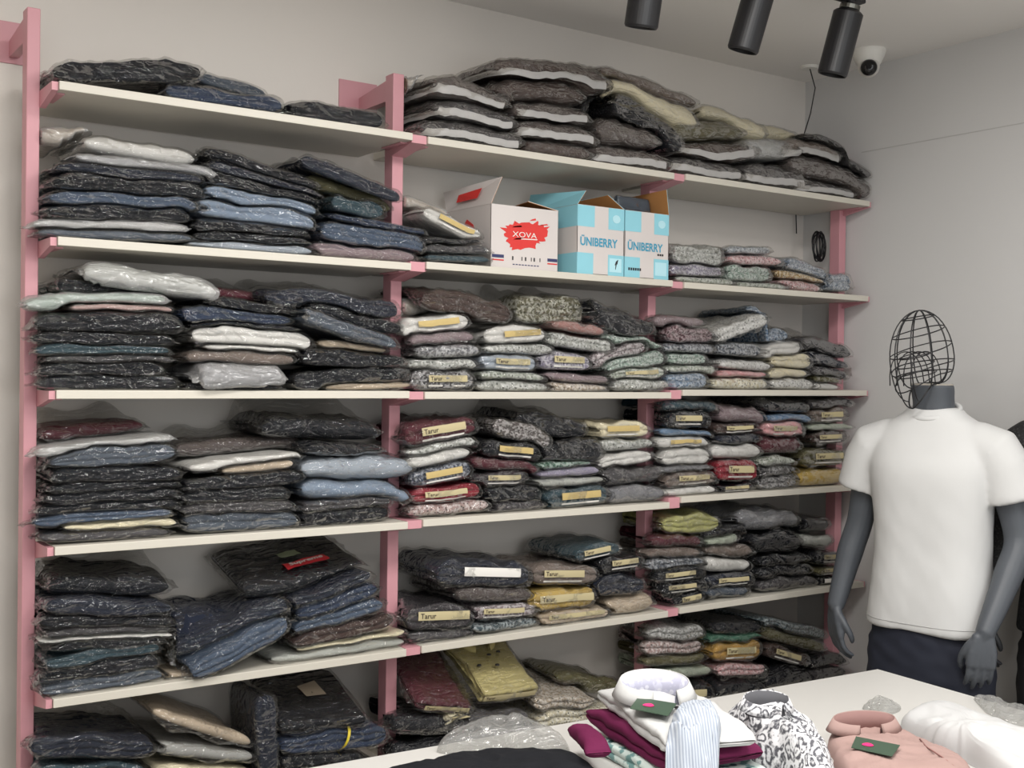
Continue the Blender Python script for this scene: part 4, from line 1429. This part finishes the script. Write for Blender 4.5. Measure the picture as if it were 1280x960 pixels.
def mannequin(pos, rz, label, dark):
    t = thing('mannequin', (pos[0], pos[1], 0), label, 'mannequin', 'shop mannequins by the right wall', rz)
    V, Nn, F = BODY
    obj('body', V, F, M_MANNB if dark else M_MANN, t)
    if not dark:
        sh = obj('t_shirt', TSH[0], TSH[1], plain('white_jersey', (204, 204, 203), 0.85, var=0.02, scale=20, bump=0.06, bscale=400, spec=0.2), t)
        ring_ = [(0.076*math.cos(a), 0.006+0.072*math.sin(a)-0.004, 1.452+0.024*math.sin(a)) for a in np.linspace(0, 2*math.pi, 41)]
        MB().tube(ring_, 0.0085, 8, caps=False).build('neck_rib', plain('white_jersey_rib', (205, 205, 204), 0.85), sh, smooth=True)
        V = TSH[0]; ang = np.arctan2(V[:, 1], V[:, 0]); stitch = []
        for a in np.linspace(-math.pi, math.pi, 73):
            k_ = (np.abs(V[:, 2]-0.802) < 0.010) & (np.abs(np.angle(np.exp(1j*(ang-a)))) < 0.06) & (np.abs(V[:, 0]) < 0.215)
            if k_.any():
                r_ = np.hypot(V[k_, 0], V[k_, 1]).mean()+0.0006; stitch.append((r_*math.cos(a), r_*math.sin(a), 0.802))
        MB().tube(stitch, 0.0013, 5, caps=False).build('hem_stitch', plain('hem_thread', (176, 176, 175), 0.9), sh, smooth=True)
        obj('trousers', TRS[0], TRS[1], plain('navy_twill', (27, 31, 45), 0.8, var=0.08, scale=20), t)
    else:
        obj('jacket', JKT[0], JKT[1], pattern('black_boucle', (24, 24, 25), (60, 60, 60), (12, 12, 12), 150, 0.40), t)
        obj('trousers', TRS[0], TRS[1], plain('black_twill', (24, 24, 27), 0.8), t)
    MB().lathe([(0.0, 1.531), (0.0615, 1.531), (0.0615, 1.536), (0.0, 1.537)], 32, Matrix.Translation((0, -0.018, 0))).build('neck_cap', plain('beige_cap', (170, 164, 154), 0.5), t)
    m, mm = wire_head()
    Mh = Matrix.Translation((-0.012, -0.070, 1.612)) @ Matrix.Rotation(R(-28), 4, 'Z') @ Matrix.Rotation(R(6), 4, 'X')
    for q, nm in ((m, 'wire_head'), (mm, 'wire_face')):
        q.v = [tuple(Mh @ Vector(v)) for v in q.v]
        if nm == 'wire_head': wh = q.build(nm, M_BLACKMETAL, t, smooth=True)
        else: q.build(nm, M_BLACKMETAL, wh, smooth=True)
    return t
M1D = 3.62
p = at_d(1168, 480, M1D); mannequin(p, R(-75), 'grey mannequin with wire head wearing a white t-shirt and navy trousers', False)
p = at_d(1362, 480, 3.52); mannequin(p, R(-78), 'dark mannequin in black clothes partly cut off by the right picture edge', True)
# ------------------------------------------------------------------ the white table and what lies on it
TZ = 0.75
FRC = at_z(1097, 836, TZ); FRC[2] = 0
d1 = at_z(382, 960, TZ)-at_z(1097, 836, TZ); d1[2] = 0; d1 /= np.linalg.norm(d1)      # along the far edge, to the left
d2 = np.array([d1[1], -d1[0], 0])
if d2[1] > 0: d2 = -d2                                                              # towards the near side
def tpt(u, v, z): return FRC+d1*u+d2*v+np.array([0, 0, z])
def tbox(mb, u0, u1, v0, v1, z0, z1):
    c = [tpt(u0, v0, z0), tpt(u1, v0, z0), tpt(u1, v1, z0), tpt(u0, v1, z0), tpt(u0, v0, z1), tpt(u1, v0, z1), tpt(u1, v1, z1), tpt(u0, v1, z1)]
    return mb.add(c, [(0, 3, 2, 1), (4, 5, 6, 7), (0, 1, 5, 4), (1, 2, 6, 5), (2, 3, 7, 6), (3, 0, 4, 7)])
M_TABLE = plain('white_table_top', (198, 196, 192), 0.38, var=0.015, scale=4)
TL_, TWD = 2.3, 0.86
t = thing('display_table', (FRC[0]-1.1, FRC[1]-0.4, 0), 'long white display table in front of the shelves with shirts laid on it', 'table')
T = np.array(t.location)
def tp(name, mb, mat, bevel=0.0):
    mb.v = [tuple(np.array(v)-T) for v in mb.v]; return mb.build(name, mat, t, bevel=bevel)
tp('table_top', tbox(MB(), 0, TL_, 0, TWD, TZ-0.028, TZ), M_TABLE, 0.003)
for u in (0.06, TL_-0.11):
    for v in (0.06, TWD-0.11):
        tp('leg', tbox(MB(), u, u+0.05, v, v+0.05, 0, TZ-0.028), M_TABLE, 0.003)
m = MB(); tbox(m, 0.08, TL_-0.08, 0.075, 0.093, TZ-0.10, TZ-0.028); tbox(m, 0.08, TL_-0.08, TWD-0.093, TWD-0.075, TZ-0.10, TZ-0.028)
tbox(m, 0.075, 0.093, 0.093, TWD-0.093, TZ-0.10, TZ-0.028); tbox(m, TL_-0.093, TL_-0.075, 0.093, TWD-0.093, TZ-0.10, TZ-0.028)
tp('apron', m, M_TABLE)

class TopField:
    """what already lies on the table"""
    def __init__(s):
        s.x0, s.y0, s.c = 0.2, 0.9, 0.008; s.h = np.full((330, 180), TZ)
    def ij(s, V): return np.clip(((V[:, 0]-s.x0)/s.c+0.5).astype(int), 0, 329), np.clip(((V[:, 1]-s.y0)/s.c+0.5).astype(int), 0, 179)
    def at(s, V):
        i, j = s.ij(V); return s.h[i, j]
    def splat(s, V):
        i, j = s.ij(V)
        for a in (-1, 0, 1):
            for b in (-1, 0, 1): np.maximum.at(s.h, (np.clip(i+a, 0, 329), np.clip(j+b, 0, 179)), V[:, 2])
TF = TopField()
def mound(poly, zref, H, seed, p=5.0, folds=(), crump=0.006, crw=0.06, nth=110, nr=26, climb=False):
    """a heap of cloth whose outline, seen at the height zref, is the polygon of sight lines; closed mesh"""
    P = np.array([at_z(x, y, zref) for x, y in poly]); c = P.mean(0)
    rel = P[:, :2]-c[:2]
    th = np.linspace(0, 2*math.pi, nth, endpoint=False)
    rr = np.zeros(nth)
    for i, a in enumerate(th):
        dx, dy = math.cos(a), math.sin(a)
        for k in range(len(rel)):
            (x1, y1), (x2, y2) = rel[k], rel[(k+1) % len(rel)]
            ex, ey = x2-x1, y2-y1
            den = dx*ey-dy*ex
            if abs(den) < 1e-9: continue
            tt = (x1*ey-y1*ex)/den; uu = (x1*dy-y1*dx)/den
            if tt > 0 and -1e-6 <= uu <= 1+1e-6: rr[i] = max(rr[i], tt)
    k = 2
    ks = np.array([1, 2, 1])/4.0
    rr = np.convolve(np.concatenate([rr[-1:], rr, rr[:1]]), ks, 'valid')
    if not climb:                                      # stop at what stands higher instead of climbing it
        h0 = np.median([TF.at(np.array([[c[0]+q*rr[i]*math.cos(a), c[1]+q*rr[i]*math.sin(a), 0]]))[0] for q in (0.2, 0.5) for i, a in enumerate(th)])
        for i, a in enumerate(th):
            q = np.linspace(0.1, 1, 60)
            hb = TF.at(np.stack([c[0]+q*rr[i]*math.cos(a), c[1]+q*rr[i]*math.sin(a), 0*q], 1))
            bad = np.nonzero(hb > h0+0.006)[0]
            if len(bad): rr[i] *= max(0.12, q[bad[0]]-0.03)
        rr = np.minimum.reduce([np.roll(rr, k_) for k_ in range(-3, 4)])
        for _ in range(2): rr = (np.roll(rr, 1)+rr+np.roll(rr, -1))/3
    n1, n2, n3 = Noise(seed, crw*2.2), Noise(seed+1, crw), Noise(seed+2, crw*0.42)
    V = []; 
    rho = np.concatenate([np.linspace(0.02, 0.8, nr-10), np.linspace(0.84, 1.0, 10)])
    for q in rho:
        for i, a in enumerate(th):
            V.append((c[0]+q*rr[i]*math.cos(a), c[1]+q*rr[i]*math.sin(a), (1-q**p)**(1/2.2) if q < 1 else 0.0))
    V = np.array(V); e = V[:, 2].copy(); X = V*[1, 1, 0]
    ridg = lambda n: 1-2*np.abs(n)
    z = H*e
    z += e*crump*(1.3*n1(X)+ridg(n2(X))+0.4*ridg(n3(X)))
    for (px, py, ang, wl, amp, rad) in folds:          # ridged folds around a point
        f0 = at_z(px, py, zref); ca, sa = math.cos(ang), math.sin(ang)
        u = (X[:, 0]-f0[0])*ca+(X[:, 1]-f0[1])*sa; w2 = (X[:, 0]-f0[0])**2+(X[:, 1]-f0[1])**2
        z += e**0.5*amp*np.cos(2*math.pi*u/wl)*np.exp(-w2/rad**2)
    base = TF.at(V)
    G = base.reshape(len(rho), nth)
    for _ in range(30 if climb else 3):
        S = (np.roll(G, 1, 1)+np.roll(G, -1, 1)+2*G)/4
        S[1:-1] = (S[:-2]+S[2:]+2*S[1:-1])/4
        G = np.maximum(S, base.reshape(len(rho), nth)) if climb else S
    G[:] = np.maximum(G, base.reshape(len(rho), nth))
    m_ = G.reshape(-1)
    V[:, 2] = np.maximum(z, 0.003*e)+m_+0.001
    bot = V.copy(); bot[:, 2] = base+0.0006; bot[:, 2] = np.minimum(bot[:, 2], V[:, 2])
    F = []
    n = len(rho)
    for i in range(n-1):
        for k in range(nth):
            k2 = (k+1) % nth
            F.append((i*nth+k, (i+1)*nth+k, (i+1)*nth+k2, i*nth+k2))
    F.append(tuple(range(nth)))
    o = len(V)
    for i in range(n-1):
        for k in range(nth):
            k2 = (k+1) % nth
            F.append((o+i*nth+k, o+i*nth+k2, o+(i+1)*nth+k2, o+(i+1)*nth+k))
    F.append(tuple(o+k for k in range(nth))[::-1])
    for k in range(nth):
        k2 = (k+1) % nth; b = (n-1)*nth
        F.append((b+k, o+b+k, o+b+k2, b+k2))
    TF.splat(V)
    return np.concatenate([V, bot]), F
def lay(name, label, cat, poly, zref, H, seed, mat, part='cloth', group='shirts laid out on the white table', **kw):
    V, F = mound(poly, zref, H, seed, **kw)
    c = V.mean(0); c[2] = V[:, 2].min()
    t = thing(name, c, label, cat, group)
    obj(part, V-c, F, mat, t)
    return t, c, V
def topz(V, x, y, k=8):
    n = len(V)//2
    d = np.hypot(V[:n, 0]-x, V[:n, 1]-y); return V[np.argsort(d)[:k], 2].mean()
def collar(t, c, centre, fwd, a, b, h, mat, lining, tipdrop=0.02):
    """a shirt collar standing round an ellipse; fwd = direction of its opening"""
    fwd = np.array([fwd[0], fwd[1], 0.0]); fwd /= np.linalg.norm(fwd); lat = np.array([-fwd[1], fwd[0], 0])
    n = 48
    def band(r0, r1, zf0, zf1, thick, name, mt, lim=2.80):
        vs, fs = [], []
        ph = np.linspace(-lim, lim, n)
        for q in ph:                                   # 0 = back of the neck
            back = 0.5+0.5*math.cos(q)
            e = -fwd*math.cos(q); l = lat*math.sin(q)
            for (r, zz) in ((r0, zf0(back)), (r0*0.5+r1*0.5, zf0(back)*0.5+zf1(back)*0.5), (r1, zf1(back)), (r1-thick, zf1(back)), (r0*0.5+r1*0.5-thick, zf0(back)*0.5+zf1(back)*0.5), (r0-thick, zf0(back))):
                vs.append(centre+e*b*r+l*a*r+np.array([0, 0, zz]))
        for i in range(n-1):
            for k in range(6):
                k2 = (k+1) % 6
                fs.append((i*6+k, (i+1)*6+k, (i+1)*6+k2, i*6+k2))
        fs.append(tuple(range(6))[::-1]); fs.append(tuple((n-1)*6+k for k in range(6)))
        return obj(name, np.array(vs)-c, fs, mt, t)
    st = band(0.93, 0.98, lambda k: -0.006, lambda k: h*(0.55+0.42*k), 0.025, 'collar_stand', lining)
    lf = band(1.0, 1.22, lambda k: h*(0.60+0.42*k), lambda k: h*(0.10-0.30*(1-k)**2)+0.004, 0.035, 'collar_leaf', mat)
    return lf
def tagcard(t, c, quad, z, sticker):
    P = [at_z(x, y, z) for x, y in quad]
    q = MB().quadslab(*[p-c for p in P], 0.0012)
    if np.cross(P[1]-P[0], P[3]-P[0])[2] < 0: q = MB().quadslab(*[p-c for p in P[::-1]], 0.0012)
    tg = q.build('price_tag', plain('dark_green_card', (58, 78, 62), 0.55), t)
    s = at_z(*sticker, z+0.002)-c
    g = np.random.default_rng(4)
    pts = [(s[0]+0.0105*math.cos(a)*(1+0.15*math.sin(3*a)), s[1]+0.0125*math.sin(a)*(1+0.12*math.cos(2*a)), s[2]) for a in np.linspace(0, 2*math.pi, 18, endpoint=False)]
    patch('pink_sticker', tg, pts, plain('pink_sticker', (232, 48, 120), 0.5), 0.0006)
    ux = P[2]-P[1] if np.linalg.norm(P[2]-P[1]) > np.linalg.norm(P[1]-P[0]) else P[1]-P[0]
    return tg
M_WSHIRT = plain('white_poplin', (194, 194, 193), 0.8, var=0.015, scale=20, bump=0.06, bscale=200, spec=0.2)
M_LINING = pattern('lavender_stripe', (206, 206, 222), (190, 190, 208), (222, 222, 232), 60, 0.5)
M_PLUM = plain('plum_cotton', (98, 32, 66), 0.85, var=0.06, scale=20, bump=0.1, bscale=200, spec=0.15)
M_TEALF = pattern('teal_foliage', (112, 150, 148), (206, 220, 214), (58, 92, 96), 38, 0.50)
M_DPINK = plain('dusty_pink_cotton', (162, 136, 130), 0.85, var=0.03, scale=24, bump=0.08, bscale=220, spec=0.15)
def striped(name, a, b, sc, rot):
    m, nt, bs = newmat(name); bs.inputs['Roughness'].default_value = 0.85
    tc = N(nt, 'ShaderNodeTexCoord'); mp = N(nt, 'ShaderNodeMapping'); mp.inputs['Rotation'].default_value = (0, 0, rot)
    wv = N(nt, 'ShaderNodeTexWave'); wv.inputs['Scale'].default_value = sc; wv.inputs['Distortion'].default_value = 0.4
    nt.links.new(tc.outputs['Object'], mp.inputs['Vector']); nt.links.new(mp.outputs['Vector'], wv.inputs['Vector'])
    mx = N(nt, 'ShaderNodeMix', data_type='RGBA'); mx.inputs['A'].default_value = (*lin(a), 1); mx.inputs['B'].default_value = (*lin(b), 1)
    nt.links.new(wv.outputs['Fac'], mx.inputs['Factor']); nt.links.new(mx.outputs['Result'], bs.inputs['Base Color'])
    return m
def paisley(name):
    """black line drops and dots on white cotton"""
    m, nt, bs = newmat(name); bs.inputs['Roughness'].default_value = 0.85
    tc = N(nt, 'ShaderNodeTexCoord')
    nz = N(nt, 'ShaderNodeTexNoise'); nz.inputs['Scale'].default_value = 14; nz.inputs['Detail'].default_value = 2
    nt.links.new(tc.outputs['Object'], nz.inputs['Vector'])
    va = N(nt, 'ShaderNodeMix', data_type='VECTOR'); va.inputs['Factor'].default_value = 0.10
    nt.links.new(tc.outputs['Object'], va.inputs['A']); nt.links.new(nz.outputs['Color'], va.inputs['B'])
    vo = N(nt, 'ShaderNodeTexVoronoi'); vo.inputs['Scale'].default_value = 30
    nt.links.new(va.outputs['Result'], vo.inputs['Vector'])
    wv = N(nt, 'ShaderNodeMath', operation='SINE'); ml = N(nt, 'ShaderNodeMath', operation='MULTIPLY'); ml.inputs[1].default_value = 20
    nt.links.new(vo.outputs['Distance'], ml.inputs[0]); nt.links.new(ml.outputs[0], wv.inputs[0])
    n2 = N(nt, 'ShaderNodeTexNoise'); n2.inputs['Scale'].default_value = 150; n2.inputs['Detail'].default_value = 2
    nt.links.new(tc.outputs['Object'], n2.inputs['Vector'])
    ad = N(nt, 'ShaderNodeMath', operation='MULTIPLY_ADD'); ad.inputs[1].default_value = 4.6; 
    nt.links.new(n2.outputs['Fac'], ad.inputs[0]); nt.links.new(wv.outputs[0], ad.inputs[2])
    rp = N(nt, 'ShaderNodeValToRGB'); rp.color_ramp.elements[0].position = 0.0; rp.color_ramp.elements[0].color = (*lin((226, 226, 228)), 1)
    rp.color_ramp.elements[1].position = 1.0; rp.color_ramp.elements[1].color = (*lin((84, 84, 90)), 1)
    mr = N(nt, 'ShaderNodeMapRange'); mr.inputs['From Min'].default_value = 1.7; mr.inputs['From Max'].default_value = 3.2
    nt.links.new(ad.outputs[0], mr.inputs['Value']); nt.links.new(mr.outputs['Result'], rp.inputs['Fac'])
    nt.links.new(rp.outputs['Color'], bs.inputs['Base Color'])
    return m
# stack at the left: teal print, plum, white with collar
def folded(name, label, A, B, z, D, H, lobes_style, seed, mat):
    """a folded shirt whose front fold runs along the line A-B of sight lines at the height z"""
    a, b = at_z(*A, z), at_z(*B, z); ux = (b-a)/np.linalg.norm(b-a); uy = np.array([-ux[1], ux[0], 0])
    V, F = garment_local(float(np.linalg.norm(b-a)), D, H, lobes_style, seed)
    Wd = (a+b)/2+np.outer(V[:, 0], ux)+np.outer(V[:, 1], uy); Wd[:, 2] = V[:, 2]
    base = TF.at(Wd); lift = np.median(np.sort(base)[-len(base)//2:])
    Wd[:, 2] += lift+0.001-min(0, V[:, 2].min())
    c = Wd.mean(0); c[2] = Wd[:, 2].min()
    t = thing(name, c, label, 'shirt', 'shirts laid out on the white table')
    obj('cloth', Wd-c, F, mat, t)
    TF.splat(Wd)
    return t, c, np.concatenate([Wd[V[:, 2] > 0.5*H]]*2)
folded('printed_shirt', 'teal foliage print shirt lying under the plum shirt on the white table', (742, 930), (856, 994), TZ+0.018, 0.22, 0.034, 'j', 41, M_TEALF)
tpl, cpl, Vpl = folded('folded_shirt', 'plum folded shirt between the white collared shirt and the teal print shirt', (728, 892), (838, 958), TZ+0.058, 0.22, 0.042, 'j', 42, M_PLUM)
cuff = [at_z(x, y, TZ+0.062) for x, y in ((717, 908), (746, 876), (772, 892), (742, 938))]
V, F = garment_local(float(np.linalg.norm(cuff[3]-cuff[0])), 0.05, 0.036, 'p', 77)
ux = (cuff[3]-cuff[0])/np.linalg.norm(cuff[3]-cuff[0]); uy = np.array([-ux[1], ux[0], 0])
V = (cuff[0]+cuff[3])/2-uy*0.012+np.outer(V[:, 0], ux)+np.outer(V[:, 1], uy)+np.outer(V[:, 2], [0, 0, 1]); V[:, 2] += cpl[2]+0.004-V[:, 2].min()
obj('sleeve_cuff', V-cpl, F, M_PLUM, tpl)
tw, cw, Vw = folded('white_shirt', 'white folded shirt with open collar and green tag, on top of the plum shirt', (745, 864), (828, 934), TZ+0.098, 0.20, 0.036, 'j', 43, M_WSHIRT)
zc = topz(Vw, *at_z(815, 868, TZ+0.10)[:2])
cc = at_z(818, 872, zc)
collar(tw, cw, cc, (at_z(870, 900, zc)-at_z(810, 860, zc))[:2], 0.076, 0.058, 0.046, M_WSHIRT, M_LINING)
pb = at_z(846, 885, zc+0.003)
MB().lathe([(0, 0.0035), (0.0045, 0.0035), (0.0055, 0.001), (0.0055, 0)][::-1], 12, Matrix.Translation(Vector(pb-cw))).build('button', M_BLACKINK, tw, smooth=False)
zt = topz(Vw, *at_z(815, 886, TZ+0.11)[:2])+0.014
tagcard(tw, cw, [(787.5, 886), (797.5, 872), (846, 880), (835, 895.5)], zt, (811, 881.5))
# striped, paisley, dusty pink, white heap
lay('striped_shirt', 'pale blue-grey finely striped shirt crumpled beside the white collared shirt', 'shirt', [(845, 897), (862, 887), (890, 893), (902, 915), (895, 935), (916, 965), (908, 1010), (850, 1010), (842, 965), (832, 930)], TZ+0.11, 0.03, 44, striped('fine_blue_stripe', (146, 154, 168), (184, 190, 198), 55, 0.5), crump=0.012, crw=0.07, p=3.2, climb=True,
    folds=[(872, 930, 0.4, 0.07, 0.012, 0.10)])
M_PAIS = paisley('paisley_print')
tpz, cp, Vp = lay('paisley_shirt', 'black and white paisley print shirt heaped in the middle of the white table', 'shirt', [(889, 908), (905, 890), (930, 872), (960, 866), (990, 884), (1015, 915), (1056, 948), (1075, 1000), (960, 1040), (890, 1000)], TZ+0.045, 0.105, 45, M_PAIS, crump=0.010, crw=0.09, p=2.4,
    folds=[(950, 895, 1.0, 0.10, 0.022, 0.12), (980, 950, 0.2, 0.12, 0.010, 0.14)])
zc = topz(Vp, *at_z(955, 892, TZ+0.10)[:2])
collar(tpz, cp, at_z(958, 888, zc-0.004), (at_z(1000, 915, zc)-at_z(945, 888, zc))[:2], 0.050, 0.036, 0.032, M_PAIS, plain('grey_lining', (84, 84, 88), 0.85))
td, cd, Vd = lay('pink_shirt', 'dusty pink folded shirt with collar and green tag at the right of the paisley shirt', 'shirt', [(1022, 915), (1036, 898), (1120, 893), (1165, 922), (1208, 942), (1240, 990), (1150, 1020), (1075, 1010), (1040, 960)], TZ+0.03, 0.036, 46, M_DPINK, crump=0.004, p=8)
zc = topz(Vd, *at_z(1085, 915, TZ+0.04)[:2])
collar(td, cd, at_z(1080, 914, zc), (at_z(1125, 935, zc)-at_z(1075, 905, zc))[:2], 0.072, 0.030, 0.036, M_DPINK, plain('rose_lining', (140, 108, 104), 0.85))
zt = topz(Vd, *at_z(1095, 935, TZ+0.05)[:2])+0.006
tagcard(td, cd, [(1064, 935), (1070, 921), (1125, 932), (1115, 946)], zt, (1085, 931))
pl = [at_z(x, y, zt+0.0) - cd for x, y in ((1150, 918), (1158, 930), (1178, 946), (1205, 960))]
for p in pl: p[2] = topz(Vd, *(p+cd)[:2])-cd[2]+0.001
MB().tube(pl, 0.0016, 5).build('placket_edge', plain('dark_rose_thread', (140, 98, 94), 0.9), td, smooth=True)  # thin raised line along the placket, darker rose than the shirt
lay('white_garment', 'white crumpled garment heaped at the right end of the white table', 'garment', [(1112, 886), (1128, 866), (1165, 857), (1205, 868), (1250, 893), (1310, 905), (1330, 990), (1270, 1010), (1215, 975), (1165, 938), (1130, 912)], TZ+0.05, 0.060, 47, plain('white_cotton', (190, 190, 190), 0.85, var=0.01, scale=20, spec=0.15), crump=0.007, crw=0.10, p=3.0,
    folds=[(1180, 890, 0.5, 0.16, 0.005, 0.2), (1240, 920, 0.9, 0.2, 0.005, 0.2)])
lay('black_trousers', 'black trousers lying across the near left part of the white table', 'trousers', [(440, 962), (520, 951), (570, 938), (640, 933), (700, 934), (735, 948), (765, 975), (700, 1060), (480, 1060)], TZ+0.02, 0.030, 48, plain('black_cloth', (24, 25, 29), 0.85, var=0.1, scale=20, spec=0.2), crump=0.005, crw=0.09, p=6, group='trousers on the white table')
# empty clear bags
M_BAG = film('empty_bag_film', milky=0.16, gloss=0.03, rough=0.10, white=(0.75, 0.75, 0.74), bstr=0.6)
def bag(label, poly, zref, H, seed, **kw):
    return lay('plastic_bag', label, 'plastic bag', poly, zref, H, seed, M_BAG, part='film', group='empty clear bags on the white table', **kw)
bag('crumpled empty clear plastic bag at the table edge left of the plum shirt', [(540, 925), (560, 905), (600, 896), (660, 890), (698, 905), (722, 930), (735, 955), (690, 948), (620, 930), (560, 938)], TZ+0.03, 0.045, 51, crump=0.008, crw=0.05, p=2.2)
bag('crumpled clear plastic bag between the table corner and the white heap', [(1076, 880), (1090, 870), (1118, 868), (1128, 882), (1110, 894), (1085, 890)], TZ+0.01, 0.014, 52, crump=0.006, crw=0.035, p=2.5)
bag('clear plastic bag behind the white heap at the right table end', [(1205, 868), (1230, 866), (1275, 882), (1320, 900), (1310, 912), (1250, 898)], TZ+0.01, 0.018, 53, crump=0.006, crw=0.05, p=2.5)
